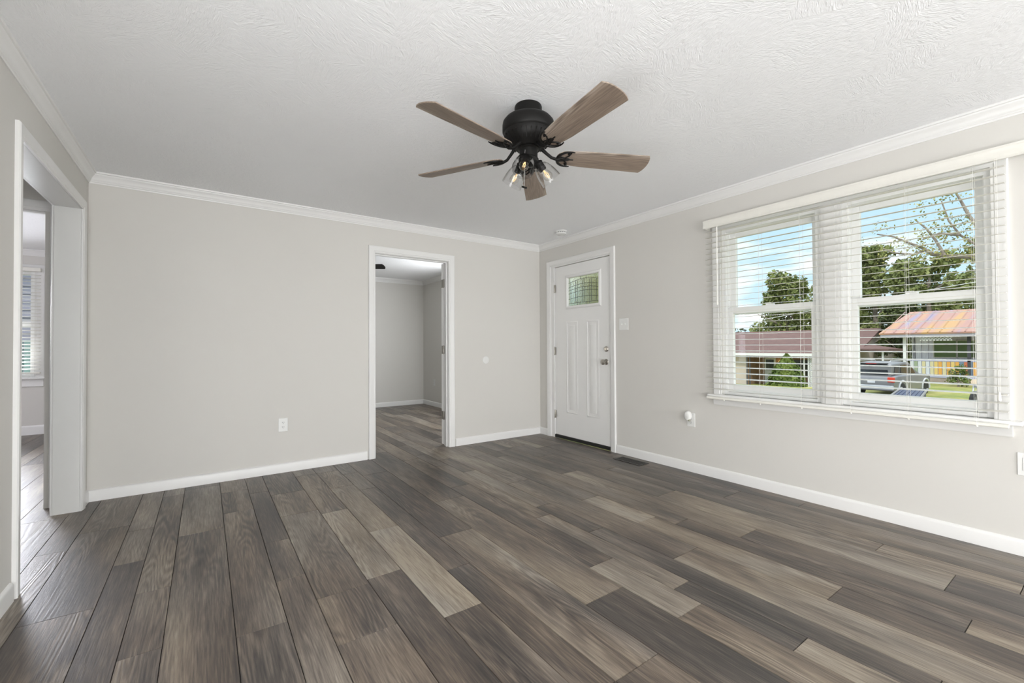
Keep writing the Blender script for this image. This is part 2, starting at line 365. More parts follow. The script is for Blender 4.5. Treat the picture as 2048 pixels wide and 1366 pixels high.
# ------------------------------------------------------------------ floor
def floor_mesh():
    rnd = random.Random(11)
    known = [-4.593, -4.393, -4.165, -4.041, -3.811, -3.686, -3.561, -3.338, -3.165, -3.040, -2.814, -2.648, -2.471, -2.344, -2.124, -1.89, -1.722, -1.603, -1.480, -1.262, -1.09, -0.955, -0.765, -0.54, -0.41, -0.17, 0.0]
    left = []; x = -4.593; i = 0
    while x > -8.6:
        x -= (.23, .125, .173)[i % 3]; left.append(x); i += 1
    xs = list(reversed(left)) + known; off = len(left)
    # joints (distance into the room) and tones between them, front of the list = back wall side
    J = {2: ([.9, -.30, -1.25, -2.2], [.5, .6, .55, .45, .5]),
         3: ([.35, -.96, -2.1], [.4, .35, .5, .5]),
         4: ([-.715, -1.761, -2.9], [.47, .30, .38, .4]),
         5: ([-.843, -1.338, -2.45], [.40, .50, .22, .35]),
         6: ([-.2, -1.733, -2.233], [.5, .47, .38, .33]),
         7: ([-1.10, -3.0], [.52, .36, .4]),
         8: ([-.345, -.84, -2.33], [.42, .24, .38, .24]),
         9: ([-.485, -1.496, -1.978, -3.1], [.45, .22, .42, .44, .5]),
         10: ([-1.12, -2.24, -2.6], [.52, .43, .42, .42]),
         11: ([-.21, -1.217, -2.203, -3.4], [.45, .38, .86, .22, .5]),
         12: ([-.714, -1.684, -2.674], [.45, .68, .95, .30]),
         13: ([-.383, -.885, -2.346, -3.3], [.25, .46, .36, .27, .45]),
         14: ([.55, -.51, -1.99, -3.3], [.5, .32, .24, .52, .4]),
         15: ([.2, -1.455, -2.94], [.5, .30, .55, .25]),
         16: ([-.255, -1.24, -2.73, -3.22], [.5, .40, .27, .78, .55]),
         17: ([-.637, -2.093, -3.085, -3.57], [.35, .52, .58, .28, .72]),
         18: ([-.93, -1.943, -2.437, -3.91], [.36, .58, .32, .26, .5]),
         19: ([.067, -1.42, -2.917, -4.2], [.4, .64, .52, .68, .5]),
         20: ([-.51, -2.03, -2.52, -3.515], [.40, .44, .72, .60, .28]),
         21: ([-.147, -.67, -2.66, -3.9], [.5, .15, .56, .27, .5]),
         22: ([-1.47, -2.985, -4.2], [.36, .66, .30, .4]),
         23: ([-.9, -2.29, -3.785], [.45, .32, .68, .20]),
         24: ([-1.6, -3.483], [.3, .36, .62]),
         25: ([-.6, -2.584, -4.1], [.30, .26, .36, .3]),
         26: ([-1.3, -2.97, -4.3], [.22, .22, .46, .3])}
    g = .0007; v = []; f = []; tone = []; seed = []; mi = []
    YT, YBm = 3.9, YR
    for k in range(len(xs)-1):
        x0, x1 = xs[k], xs[k+1]; idx = k-off+1
        js, ts = J.get(idx, ([], []))
        js = list(js); ts = list(ts)
        if not js: js = [rnd.uniform(-1, 1)]; ts = [rnd.uniform(.2, .7), rnd.uniform(.2, .7)]
        while js[0] < YT-.5: js.insert(0, js[0]+rnd.choice((.5, 1.0, 1.5))); ts.insert(0, rnd.choice((.2, .28, .36, .45, .5, .58, .7)))
        while js[-1] > YBm+.5: js.append(js[-1]-rnd.choice((.5, 1.0, 1.5))); ts.append(rnd.choice((.25, .35, .45, .5, .6)))
        ed = [YT]+[j for j in js if YBm < j < YT]+[YBm]
        ts = ts[len([j for j in js if j >= YT]):]
        for a in range(len(ed)-1):
            y1, y0 = ed[a], ed[a+1]; o = len(v)
            c = .0012
            v += [(x0+g, y0+g, -.004), (x1-g, y0+g, -.004), (x1-g, y1-g, -.004), (x0+g, y1-g, -.004),
                  (x0+g+c, y0+g+c, 0), (x1-g-c, y0+g+c, 0), (x1-g-c, y1-g-c, 0), (x0+g+c, y1-g-c, 0)]
            fs = [(4, 5, 6, 7), (0, 1, 5, 4), (1, 2, 6, 5), (2, 3, 7, 6), (3, 0, 4, 7)]
            sd_ = rnd.random()
            for q in fs: f.append(tuple(o+i for i in q)); tone.append(.49+((ts[a] if a < len(ts) else .4)-.43)*.78); seed.append(sd_); mi.append(0)
    b = MB(); b.box(xs[0], 0.0, YBm, YT, -.12, -.003)
    for q in b.f: f.append(tuple(len(v)+i for i in q)); tone.append(0); seed.append(0); mi.append(1)
    v += b.v
    me = bpy.data.meshes.new('floor'); me.from_pydata(v, [], f)
    me.materials.append(M_FLOOR); me.materials.append(M_UNDER); me.polygons.foreach_set('material_index', mi)
    a1 = me.attributes.new('tone', 'FLOAT', 'FACE'); a1.data.foreach_set('value', tone)
    a2 = me.attributes.new('seed', 'FLOAT', 'FACE'); a2.data.foreach_set('value', seed)
    o = bpy.data.objects.new('floor', me); COL.objects.link(o); o['kind'] = 'structure'; return o
floor_mesh()

# ------------------------------------------------------------------ shell
MB().box(-8.6, 0.14, YR-.14, 3.9, H, H+.12).build('ceiling', M_CEIL, kind='structure')
wall('wall_right', 'x', 0, .14, YR-.14, 3.9, -.12, H, [(WX0, WX1, WZ0, WZ1), (D1A, D1B, -.12, D1T)])
wall('wall_back', 'y', 0, .115, -4.335, 0, 0, H, [(-2.085, -1.255, 0, 2.035)])
wall('wall_left', 'x', XL-.13, XL, YR, 0, 0, H, [(-1.425, -.195, 0, 2.045)])
wall('wall_rear', 'y', YR-.14, YR, -8.6, 0, -.12, H)
wall('wall_hall', 'y', 0, .115, -8.6, -4.335, 0, H, [(-5.17, -4.335, 0, 2.05)])
wall('wall_hall_end', 'x', -7.6, -7.48, YR, 0, 0, H)
wall('wall_back_room_far', 'y', YB, YB+.14, -4.2, 0, 0, H)
wall('wall_back_room_left', 'x', -4.2, -4.1, .115, YB, 0, H)
wall('wall_bedroom_far', 'y', 3.764, 3.90, -8.6, -4.2, -.12, H, [(-6.35, -5.215, .73, 2.07)])
wall('wall_bedroom_left', 'x', -8.6, -8.45, 0.115, 3.764, 0, H)
# roof over the house so that the sun stays outside
b = MB(); b.add([(-9.0, YR-.5, H+.12), (.6, YR-.5, H+.12), (.6, 4.3, H+.12), (-9.0, 4.3, H+.12), (-4.2, YR-.5, 4.0), (-4.2, 4.3, 4.0)], [(0, 1, 2, 3), (0, 4, 5, 3), (1, 4, 5, 2), (0, 1, 4), (3, 2, 5)])
b.build('trim_roof', mat('brown_shingles', (0.12, 0.08, 0.06), 0.9), kind='structure')

# crowns
b = MB(); sweep_run(b, [(XL, YR), (0, YR), (0, 0), (XL, 0)], crownprof(), closed=True); b.build('trim_1', M_TRIM, kind='structure', smooth=35)
b = MB(); sweep_run(b, [(-4.1, .115), (0, .115), (0, YB), (-4.1, YB)], crownprof(), closed=True); b.build('trim_2', M_TRIM, kind='structure', smooth=35)
b = MB(); sweep_run(b, [(-8.45, .115), (-4.2, .115), (-4.2, 3.764), (-8.45, 3.764)], crownprof(), closed=True); b.build('trim_3', M_TRIM, kind='structure', smooth=35)
# baseboards
def baseboard(name, pts, prof=BASEP):
    b = MB(); sweep_run(b, pts, prof); return b.build(name, M_TRIM, kind='structure', smooth=40)
baseboard('baseboard_right', [(0, YR), (0, -1.240)])
baseboard('baseboard_back_corner', [(0, -.150), (0, 0), (-1.190, 0)])
baseboard('baseboard_back', [(-2.150, 0), (XL, 0), (XL, -.130)])
baseboard('baseboard_left', [(XL, -1.490), (XL, YR)])
baseboard('baseboard_back_room', [(-1.19, .115), (0, .115), (0, YB), (-4.1, YB), (-4.1, .115), (-2.15, .115)])
baseboard('baseboard_bedroom', [(-4.2, .115), (-4.2, 3.764), (-8.45, 3.764)], [(o, z*1.4) for o, z in BASEP])

# ------------------------------------------------------------------ cased opening on the left
b = MB(); T = lambda s, z, t: (XL+t, s, z)
frame_sweep(b, T, -1.405, -.215, 0, 2.030, CASING)
b.build('trim_4', M_TRIM, kind='structure', smooth=35)
b = MB()
b.box(XL-.131, XL+.001, -.215, -.195, 0, 2.045); b.box(XL-.131, XL+.001, -1.425, -1.405, 0, 2.045); b.box(XL-.131, XL+.001, -1.405, -.215, 2.030, 2.045)
b.build('trim_5', mat('semigloss_jamb_paint', (0.76, 0.76, 0.74), 0.22, noise=(3, 0.015)), kind='structure')
b = MB(); T = lambda s, z, t: (XL-.13-t, s, z); frame_sweep(b, T, -1.405, -.215, 0, 2.030, CASING); b.build('trim_6', M_TRIM, kind='structure', smooth=35)

# casings added around the lamps, mounted on solid walls without openings
def lamp_casing(name, axis, c, out, s0, s1, z0, z1):
    b = MB(); w_ = .07
    for (a, d, e, f) in ((s0-w_, s0, z0-w_, z1+w_), (s1, s1+w_, z0-w_, z1+w_), (s0, s1, z1, z1+w_), (s0, s1, z0-w_, z0), ((s0+s1)/2-.02, (s0+s1)/2+.02, z0, z1)):
        e = max(0, e)
        if f <= e: continue
        t = .018 if (d-a) > .05 or f < z0+.001 else .022
        if axis == 'x': b.box(c, c+out*.035, a, d, e, f)
        else: b.box(a, d, c, c+out*.035, e, f)
    return b.build(name, M_TRIM, kind='structure')
lamp_casing('lamp_casing_rear', 'y', YR, 1, -3.7, -.1, .04, 2.0)
lamp_casing('lamp_casing_side', 'x', 0, -1, -8.3, -6.5, .3, 1.9)
lamp_casing('lamp_casing_left_rear', 'x', XL, 1, -7.4, -5.2, .04, 2.0)
lamp_casing('lamp_casing_left', 'x', XL, 1, -4.55, -2.95, .2, 1.9)
lamp_casing('window_5', 'x', 0, -1, .70, 2.0, .75, 1.95)
lamp_casing('lamp_casing_bedroom', 'x', -8.45, 1, 1.2, 2.8, .7, 2.1)
lamp_casing('lamp_casing_hall', 'x', -7.48, 1, -2.25, -.35, .6, 2.1)

# ------------------------------------------------------------------ hinges, knobs
def hinge(parent, loc, rz=0, h=.09, m=None, two=True):
    b = MB(); b.lathe([(.0045, -h/2-.004), (.0060, -h/2), (.0060, h/2), (.0045, h/2+.004)], 12)
    b.box(-.0012, .0012, 0, .028, -h/2, h/2)
    if two: b.box(-.028, 0, -.0012, .0012, -h/2, h/2)
    o = b.build('hinge', m or M_HINGE, parent, smooth=40); o.location = loc; o.rotation_euler = (0, 0, rz); return o

# ------------------------------------------------------------------ front door
d1 = structroot('door_1', (0, 0, 0), label='white front door with small leaded glass light beside the corner')
b = MB(); T = lambda s, z, t: (-t, s, z); frame_sweep(b, T, D1A+.004, D1B-.004, 0, D1T-.002, CASING); b.build('casing', M_TRIM, d1, smooth=35)
b = MB()
b.box(-.001, .139, D1B, D1B-.063, 0, D1T); b.box(-.001, .139, D1A, D1A+.018, 0, D1T); b.box(-.001, .139, D1A+.018, D1B-.063, D1T-.018, D1T)
b.box(.058, .072, D1B-.063, D1B-.075, 0, D1T-.018); b.box(.058, .072, D1A+.018, D1A+.03, 0, D1T-.018)
b.build('jamb', M_TRIM, d1, bevel=.0015)
sy0, sy1, sz0, sz1 = -1.154, -.282, .040, 2.028
gy0, gy1, gz0, gz1 = -1.000, -.505, 1.548, 1.880
b = MB()
b.box(.010, .054, sy0, gy0, sz0, sz1); b.box(.010, .054, gy1, sy1, sz0, sz1); b.box(.010, .054, gy0, gy1, sz0, gz0); b.box(.010, .054, gy0, gy1, gz1, sz1)
T = lambda s, z, t: (.010-t, s, z)
PANEL = [(0, -.0005), (0, .004), (.004, .0055), (.010, .004), (.014, .0015), (.020, -.0005)]
for y0, y1 in ((-.676, -.478), (-1.003, -.805)):
    frame_sweep(b, T, y0+.02, y1-.02, .306+.02, 1.376-.02, PANEL, True)
    b.add([(.0102, y0+.048, .354), (.0102, y1-.048, .354), (.0102, y1-.048, 1.328), (.0102, y0+.048, 1.328), (.0065, y0+.056, .362), (.0065, y1-.056, .362), (.0065, y1-.056, 1.320), (.0065, y0+.056, 1.320)],
          [(4, 5, 6, 7), (0, 1, 5, 4), (1, 2, 6, 5), (2, 3, 7, 6), (3, 0, 4, 7)])
slab = b.build('door_slab', M_DOOR, d1, smooth=30)
b = MB(); frame_sweep(b, T, gy0, gy1, gz0, gz1, [(-.004, -.03), (-.004, .004), (.004, .012), (.016, .012), (.026, .007), (.034, -.0004), (.0, -.0004)], True)
lf = b.build('lite_frame', M_DOOR, d1, smooth=30)
gp = MB().box(.028, .034, gy0, gy1, gz0, gz1).build('glass_pane', M_LEADED, lf)
# lead came: arched courses and paired uprights
b = MB()
def arch(z, s): 
    return [(.0255, gy1+(gy0-gy1)*i/14, z + s*math.sin(PI*(.08+.84*(i/14))) ) for i in range(15)]
zb = gz0
for z, s in ((gz0+.265, .045), (gz0+.215, .040), (gz0+.180, .036), (gz0+.145, .032), (gz0+.085, .026), (gz0+.040, .004)):
    b.tube(arch(z-.01, s), .0022, 6)
for fr_ in (.085, .245, .300, .455, .515, .690, .740, .900):
    y = gy1+(gy0-gy1)*fr_; b.tube([(.0255, y, gz0+.038), (.0255, y, gz0+.255+.045*math.sin(PI*(.08+.84*fr_)))], .0022, 6)
for fr_, a, c in ((.40, .29, .332), (.585, .29, .332), (.38, 0, .04), (.30, 0, .04), (.60, 0, .04), (.69, 0, .04)):
    y = gy1+(gy0-gy1)*fr_; b.tube([(.0255, y, gz0+a), (.0255, y, gz0+c)], .0022, 6)
b.tube([(.0255, gy0+.001, gz0), (.0255, gy1-.001, gz0), (.0255, gy1-.001, gz1), (.0255, gy0+.001, gz1)], .004, 6, closed=True)
b.build('lead_came', M_LEAD, lf)
for z in (1.776, 1.030, .279): hinge(d1, (.001, -.280, z), rz=PI)
# knob & deadbolt (axis towards the room = -x)
RX = Matrix.Rotation(-PI/2, 4, 'Y')
def knob(parent, name, loc, prof, m=M_NICKEL, rot=RX):
    b = MB(); b.lathe(prof, 28, T=rot); o = b.build(name, m, parent, smooth=35); o.location = loc; return o
knob(d1, 'doorknob', (.010, -1.095, .920), [(.032, 0), (.032, .004), (.028, .008), (.014, .010), (.012, .024), (.018, .030), (.027, .038), (.030, .048), (.028, .058), (.018, .064), (.0, .066)])
dbt = knob(d1, 'deadbolt', (.010, -1.100, 1.056), [(.030, 0), (.030, .006), (.025, .012), (.010, .014), (.010, .018), (0, .018)])
MB().box(-.034, -.016, -.004, .004, -.014, .014).build('thumb_turn', M_NICKEL, dbt, bevel=.002)
MB().box(.000, .139, D1A+.018, D1B-.063, 0, .036).build('threshold', M_THRESH, d1, bevel=.003)

# ------------------------------------------------------------------ doors 2 and 3: cased doorways with an open slab
def inner_door(name, x0, x1, top, label, slabm, hm, openang, xs_=0.0, bottom=.012):
    r = structroot(name, label=label)
    for side in (0, 1):
        b = MB()
        T = (lambda s, z, t: (s, -t, z)) if side == 0 else (lambda s, z, t: (s, .115+t, z))
        frame_sweep(b, T, x0-.004, x1+.004, 0, top+.004, CASING); b.build('casing', M_TRIM, r, smooth=35)
    b = MB()
    b.box(x0-.0, x0-.02, -.0005, .1155, 0, top); b.box(x1, x1+.02, -.0005, .1155, 0, top); b.box(x0-.02, x1+.02, -.0005, .1155, top, top+.016)
    b.box(x0, x0+.012, .035, .068, 0, top); b.box(x1-.012, x1, .035, .068, 0, top); b.box(x0+.012, x1-.012, .035, .068, top-.012, top)
    b.build('jamb', M_TRIM, r, bevel=.001)
    w = x1-x0-.006
    sl = MB().box(-.035, 0, 0, w, bottom, top-.004).build('door_slab', slabm, r, bevel=.0015)
    sl.location = (x1-.002+xs_, .119, 0); sl.rotation_euler = (0, 0, openang)
    for z in (1.79, 1.055, .33):
        hinge(r, (x1-.0015, .1165, z), rz=-PI/2 if False else PI, m=hm)
        MB().box(-.030, -.003, -.0016, .0006, z-.045, z+.045).build('hinge_leaf', hm, sl)
    return r, sl
inner_door('door_2', -2.068, -1.272, 2.015, 'white doorway into the back room with its door swung open', M_DOOR, M_HINGE, -1.36, xs_=.0)
r3, s3 = inner_door('door_3', -5.155, -4.312, 2.032, 'doorway into the bedroom beyond the cased opening', M_DOOR, mat('dull_bronze_hinge', (0.10, 0.10, 0.085), 0.45, metal=0.6), -1.30)

# ------------------------------------------------------------------ street window
w1 = structroot('window_1', label='white double hung twin window behind the open blinds on the street wall')
b = MB(); T = lambda s, z, t: (-t, s, z)
frame_sweep(b, T, WX0+.002, WX1-.002, WZ0-.01, WZ1-.002, CASING); b.build('casing', M_TRIM, w1, smooth=35)
MB().box(-.050, .04, -3.952, -2.252, WZ0-.022, WZ0).build('stool', M_TRIM, w1, bevel=.004)
b = MB(); sweep_run(b, [(0, -3.915), (0, -2.290)], [(0, .604), (.010, .604), (.013, .612), (.013, .620), (.017, .626), (.017, .668), (0, .668)]); b.build('apron', M_TRIM, w1, smooth=35)
ym0, ym1 = -3.176, -3.052
b = MB(); b.box(0.001, .139, ym0, ym1, WZ0, WZ1)
b.box(-.006, .001, ym0+.012, ym1-.012, WZ0, WZ1); b.box(-.012, -.006, ym0+.03, ym1-.03, WZ0, WZ1)
b.build('mullion', M_TRIM, w1, bevel=.0015)
for (a, c) in ((WX0, ym0), (ym1, WX1)):
    b = MB(); fr = .030
    b.box(.02, .139, a, a+fr, WZ0, WZ1); b.box(.02, .139, c-fr, c, WZ0, WZ1); b.box(.02, .139, a+fr, c-fr, WZ1-fr, WZ1); b.box(.02, .139, a+fr, c-fr, WZ0-.002, WZ0+.022)
    for y in (a+fr, c-fr-.006): b.box(.040, .046, y, y+.006, WZ0, WZ1-fr); b.box(.086, .090, y, y+.006, WZ0, WZ1-fr)
    b.build('frame', M_VINYL, w1, bevel=.001)
    for nm, x0, x1, z0, z1, st, bot, topr in (('lower_sash', .050, .084, WZ0+.022, 1.392, .040, .058, .050), ('upper_sash', .092, .126, 1.335, WZ1-fr, .044, .050, .040)):
        y0, y1 = a+fr+.002, c-fr-.002; b = MB()
        b.box(x0, x1, y0, y0+st, z0, z1); b.box(x0, x1, y1-st, y1, z0, z1); b.box(x0, x1, y0+st, y1-st, z0, z0+bot); b.box(x0, x1, y0+st, y1-st, z1-topr, z1)
        q = b.build(nm, M_VINYL, w1, bevel=.0025)
        MB().box((x0+x1)/2-.002, (x0+x1)/2+.002, y0+st, y1-st, z0+bot, z1-topr).build('glass_pane', M_GLASS, q)
        if nm == 'lower_sash':
            b = MB(); ym = (y0+y1)/2; b.box(x0+.002, x0+.03, ym-.028, ym+.028, z1, z1+.010); b.box(x0-.004, x0+.012, ym-.01, ym+.03, z1+.010, z1+.018); b.build('sash_lock', M_VINYL, q, bevel=.002)
# blinds
def make_blind(name, label, place, y0, y1, zt, zb, pitch, ladders, wand=True, valance=True, vy=None, tilt=R_(5), xc=-.062, sw=.050):
    """place: maps local (out of wall is -x, along y, z) to the world through an Empty"""
    r = thing(name, label, 'blind'); 
    if place: r.matrix_world = place
    v0, v1 = vy or (y0-.01, y1+.01)
    b = MB()
    if valance:
        prof = [(-.084, zt-.067), (-.094, zt-.067), (-.099, zt-.058), (-.096, zt-.050), (-.096, zt-.016), (-.100, zt-.010), (-.098, zt), (-.084, zt)]
        def seg(pts):
            n = len(pts)
            b.add([(x, v0, z) for x, z in pts]+[(x, v1, z) for x, z in pts], [tuple(range(n)), tuple(range(2*n-1, n-1, -1))]+[(i, (i+1) % n, n+(i+1) % n, n+i) for i in range(n)])
        seg(prof)
        b.box(-.084, -.002, v1-.010, v1, zt-.067, zt); b.box(-.084, -.002, v0, v0+.010, zt-.067, zt)
        b.build('valance', M_BLIND, r, smooth=35)
    MB().box(-.080, -.022, y0, y1, zt-.052, zt-.006).build('headrail', M_BLIND, r, bevel=.002)
    b = MB(); z = zt-.067-.030; n = 0; zs = []
    ct, st = math.cos(tilt), math.sin(tilt)
    while z > zb+.050:
        zs.append(z)
        pts = []
        for q, hh in ((-1, .0008), (-.6, .0016), (0, .0021), (.6, .0016), (1, .0008)): pts.append((q, hh))
        ring = [(q, hh) for q, hh in pts]+[(q, -hh+.0004) for q, hh in reversed(pts)]
        vs = []
        for y in (y0, y1):
            for q, hh in ring:
                dx = q*sw/2; vs.append((xc+dx*ct, y, z+dx*st+hh))
        k = len(ring); b.add(vs, [tuple(range(k)), tuple(range(2*k-1, k-1, -1))]+[(i, (i+1) % k, k+(i+1) % k, k+i) for i in range(k)])
        z -= pitch
    b.build('slats', M_BLIND, r)
    b = MB(); pr = [(-.088, zb+.004), (-.083, zb), (-.041, zb), (-.036, zb+.004), (-.036, zb+.014), (-.041, zb+.019), (-.083, zb+.019), (-.088, zb+.014)]
    k = len(pr); b.add([(x, y0, z_) for x, z_ in pr]+[(x, y1, z_) for x, z_ in pr], [tuple(range(k)), tuple(range(2*k-1, k-1, -1))]+[(i, (i+1) % k, k+(i+1) % k, k+i) for i in range(k)])
    b.build('bottom_rail', M_BLIND, r)
    for y in ladders:
        b = MB()
        for x in (-.0895, -.0345): b.tube([(x, y, zt-.05), (x, y, zb+.010)], .0007, 5)
        b.tube([(xc, y+.012, zt-.05), (xc, y+.012, zb+.010)], .0005, 5)
        for z in zs: b.tube([(-.0895, y, z-.0045-.002), (-.0345, y, z+.001-.002)], .0004, 4)
        b.lathe([(.004, -.005), (.006, 0), (.004, .004)], 10, T=Matrix.Translation((-.088, y, zb-.001)))
        b.build('ladder_cord', M_CORD, r)
    if wand:
        b = MB(); b.tube([(-.105, wand, zt-.075), (-.107, wand, zt-.66)], .0045, 8); b.tube([(-.085, wand, zt-.06), (-.105, wand, zt-.075)], .002, 6)
        b.lathe([(.0045, 0), (.007, -.012), (.007, -.03), (.003, -.036)], 10, T=Matrix.Translation((-.107, wand, zt-.66)))
        b.build('tilt_wand', M_CORD, r, smooth=40)
    return r
bl = make_blind('window_blind', 'wide ivory horizontal slat blind, open, on the street window', None, -3.908, -2.272, 2.105, .655, .0438,
                (-2.419, -2.693, -2.966, -3.246, -3.522, -3.797), wand=-2.383, vy=(-4.05, -2.262))
b = MB()
for dy in (0, .008): b.tube([(-.098, -3.885+dy, 2.05), (-.1, -3.885+dy, .83)], .0008, 5)
b.lathe([(.003, .02), (.007, 0), (.008, -.02), (.006, -.026), (0, -.028)], 12, T=Matrix.Translation((-.1, -3.881, .82)))
b.build('lift_cord', M_CORD, bl)

# ------------------------------------------------------------------ bedroom window and its blind
w2 = structroot('window_2', label='bedroom window with white blind seen through the cased opening')
b = MB(); T = lambda s, z, t: (s, 3.764-t, z); frame_sweep(b, T, -6.35, -5.215, .73, 2.07, [(d*1.4, t) for d, t in CASING]); b.build('casing', M_TRIM, w2, smooth=35)
MB().box(-6.47, -5.10, 3.70, 3.80, .708, .73).build('stool', M_TRIM, w2, bevel=.004)
MB().box(-6.44, -5.13, 3.748, 3.7635, .61, .708).build('apron', M_TRIM, w2, bevel=.003)
b = MB(); b.box(-6.35, -6.31, 3.78, 3.89, .73, 2.07); b.box(-5.255, -5.215, 3.78, 3.89, .73, 2.07); b.box(-6.31, -5.255, 3.78, 3.89, 2.03, 2.07); b.box(-6.31, -5.255, 3.78, 3.89, .73, .77); b.box(-6.31, -5.255, 3.81, 3.86, 1.375, 1.44)
b.build('sash', M_VINYL, w2, bevel=.002)
MB().box(-6.31, -5.255, 3.83, 3.834, .77, 2.03).build('glass_pane', M_GLASS, w2)
PB = Matrix.Translation((0, 3.764, 0)) @ Matrix.Rotation(PI/2, 4, 'Z') @ Matrix.Scale(-1, 4, (0, 1, 0))
PB = Matrix(((0, 1, 0, 0), (1, 0, 0, 3.764), (0, 0, 1, 0), (0, 0, 0, 1)))   # local x -> world y, local y -> world x
make_blind('window_blind', 'narrow bright white slat blind in the bedroom window', PB, -6.33, -5.150, 2.12, .775, .044, (-5.32, -5.78, -6.2), wand=None, valance=False, tilt=R_(14))

# ------------------------------------------------------------------ ceiling fans
def make_fan(loc, phase, label, dark_blades=False):
    r = thing('ceiling_fan', label, 'ceiling fan', loc)
    b = MB(); b.lathe([(.0, 0), (.070, 0), (.072, -.006), (.072, -.050), (.066, -.058), (.058, -.062), (0, -.062)], 40); b.build('canopy', M_BRONZE, r, smooth=35)
    b = MB(); b.lathe([(0, -.056), (.055, -.057), (.095, -.062), (.122, -.073), (.134, -.088), (.137, -.104), (.137, -.134), (.133, -.141), (.129, -.145), (.128, -.160), (.120, -.180), (.102, -.200), (.082, -.212), (.070, -.222), (0, -.222)], 48)
    mh = b.build('motor_housing', M_BRONZE, r, smooth=35)
    b = MB()
    for k in range(30):
        a = 2*PI*k/30; Tm = Matrix.Rotation(a, 4, 'Z')
        b.add([(.126, -.003, -.162), (.126, .003, -.162), (.098, .002, -.200), (.098, -.002, -.200), (.131, -.0025, -.166), (.131, .0025, -.166), (.102, .0015, -.207), (.102, -.0015, -.207)],
              [(0, 1, 2, 3), (4, 5, 6, 7), (0, 1, 5, 4), (1, 2, 6, 5), (2, 3, 7, 6), (3, 0, 4, 7)], T=Tm)
    b.build('vent_ribs', M_BRONZE, mh)
    b = MB(); b.lathe([(0, -.212), (.056, -.212), (.056, -.226), (.048, -.231), (.048, -.272), (.053, -.278), (.053, -.296), (.038, -.308), (.012, -.316), (0, -.316)], 36); b.build('switch_housing', M_BRONZE, r, smooth=35)
    zb = -.257
    for k in range(5):
        a = R_(phase+72*k)
        # blade in its own frame: length along x, pitch about x
        n = 10; out = []
        for i in range(n+1):       # rounded root
            t = PI/2+PI*i/n; out.append((.200+.048*math.cos(t), .052*math.sin(t)))
        tip = [(.300, -.062), (.658, -.0715)] + [(.658+.020*math.sin(PI*j/8)**.7 if 0 < j < 8 else .658, -.0715+.143*j/8) for j in range(1, 8)] + [(.658, .0715), (.300, .062)]
        b = MB(); b.prism(out+tip, 0, .0055)
        bl_ = b.build('blade', M_BRONZE if dark_blades else M_BLADE, r, bevel=.0015)
        bl_.matrix_local = Matrix.Rotation(a, 4, 'Z') @ Matrix.Translation((0, 0, zb)) @ Matrix.Rotation(R_(-14), 4, 'X')
        # cast iron holder: curved arm plus a crescent with three prongs under the blade
        b = MB()
        b.tube([(.075, 0, .045), (.100, 0, .020), (.125, 0, -.002), (.150, 0, -.010), (.170, 0, -.007)], [.010, .0085, .008, .008, .008], 8)
        arc = [(.222-.066*math.cos(t_), .058*math.sin(t_), -.005) for t_ in [R_(-105+210*j/16) for j in range(17)]]
        b.tube(arc, [.003+.0045*math.sin(PI*j/16) for j in range(17)], 7)
        for s_ in (-1, 1):
            b.tube([(.168, 0, -.006), (.195, s_*.010, -.006), (.215, s_*.028, -.006), (.222, s_*.050, -.005)], [.006, .0045, .0035, .003], 7)
            b.tube([(.165, s_*.02, -.006), (.190, s_*.014, -.006), (.222, s_*.006, -.006)], .003, 6)
        b.tube([(.165, 0, -.006), (.245, 0, -.006)], [.006, .003], 7)
        for px_, py_ in ((.20, 0), (.212, .04), (.212, -.04)): b.lathe([(0, -.010), (.006, -.009), (.007, -.004), (.007, 0)], 10, T=Matrix.Translation((px_, py_, 0)))
        hb = b.build('blade_bracket', M_BRONZE, bl_, smooth=50)
    for k, a in enumerate((-140, -20, 100)):
        # axis of the shade points out and down
        ax = Matrix.Rotation(R_(a), 4, 'Z') @ Matrix.Translation((.046, 0, -.287)) @ Matrix.Rotation(R_(180-42), 4, 'Y')
        b = MB(); b.lathe([(0, -.022), (.012, -.022), (.015, 0), (.024, .006), (.026, .014), (.023, .018), (.021, .050), (.018, .056), (0, .056)], 24)
        sk = b.build('lamp_socket', M_BRONZE, r, smooth=35); sk.matrix_local = ax
        th = .0016
        outer = [(.026, .020), (.034, .026), (.043, .042), (.049, .062), (.053, .085), (.0555, .108), (.0565, .124)]
        b = MB(); b.lathe(outer+[(ra-th, z) for ra, z in reversed(outer)]+[outer[0]], 40, cap=False)
        b.build('lamp_shade', M_SHADE, r, smooth=60).matrix_local = ax
        b = MB(); b.lathe([(.012, .054), (.014, .060), (.020, .072), (.0245, .086), (.0245, .098), (.018, .110), (.008, .116), (0, .117)], 24, cap=False)
        bu = b.build('bulb', M_BULB, r, smooth=60); bu.matrix_local = ax
        b = MB()
        b.tube([(0, 0, .055), (0, 0, .066)], .004, 8)
        for j in range(4):
            t = PI/2*j+.4; c_, s_ = math.cos(t), math.sin(t); b.tube([(.003*c_, .003*s_, .064), (.009*c_, .009*s_, .084), (.0035*c_, .0035*s_, .103)], .0010, 5)
        b.build('filament', M_FILAMENT, bu)
    b = MB()
    dx, dy = -.046, -.032
    pts = [(dx, dy, -.25), (dx-.010, dy-.006, -.30), (dx-.012, dy-.008, -.445)]
    b.tube(pts, .0011, 5)
    pc = b.build('pull_chain', mat('chain_metal', (.5, .5, .5), .4, metal=.8), r)
    b = MB(); b.lathe([(0, .004), (.012, .004), (.0145, .001), (.0145, -.002), (.012, -.005), (0, -.005)], 20, T=Matrix.Translation((dx-.012, dy-.008, -.449)) @ Matrix.Rotation(.5, 4, 'X')); b.build('pull_knob', M_BRONZE, pc, smooth=35)
    return r
make_fan((-2.045, -2.460, H), -95.9, 'black five-blade ceiling fan with weathered wood blades and three clear glass lights')
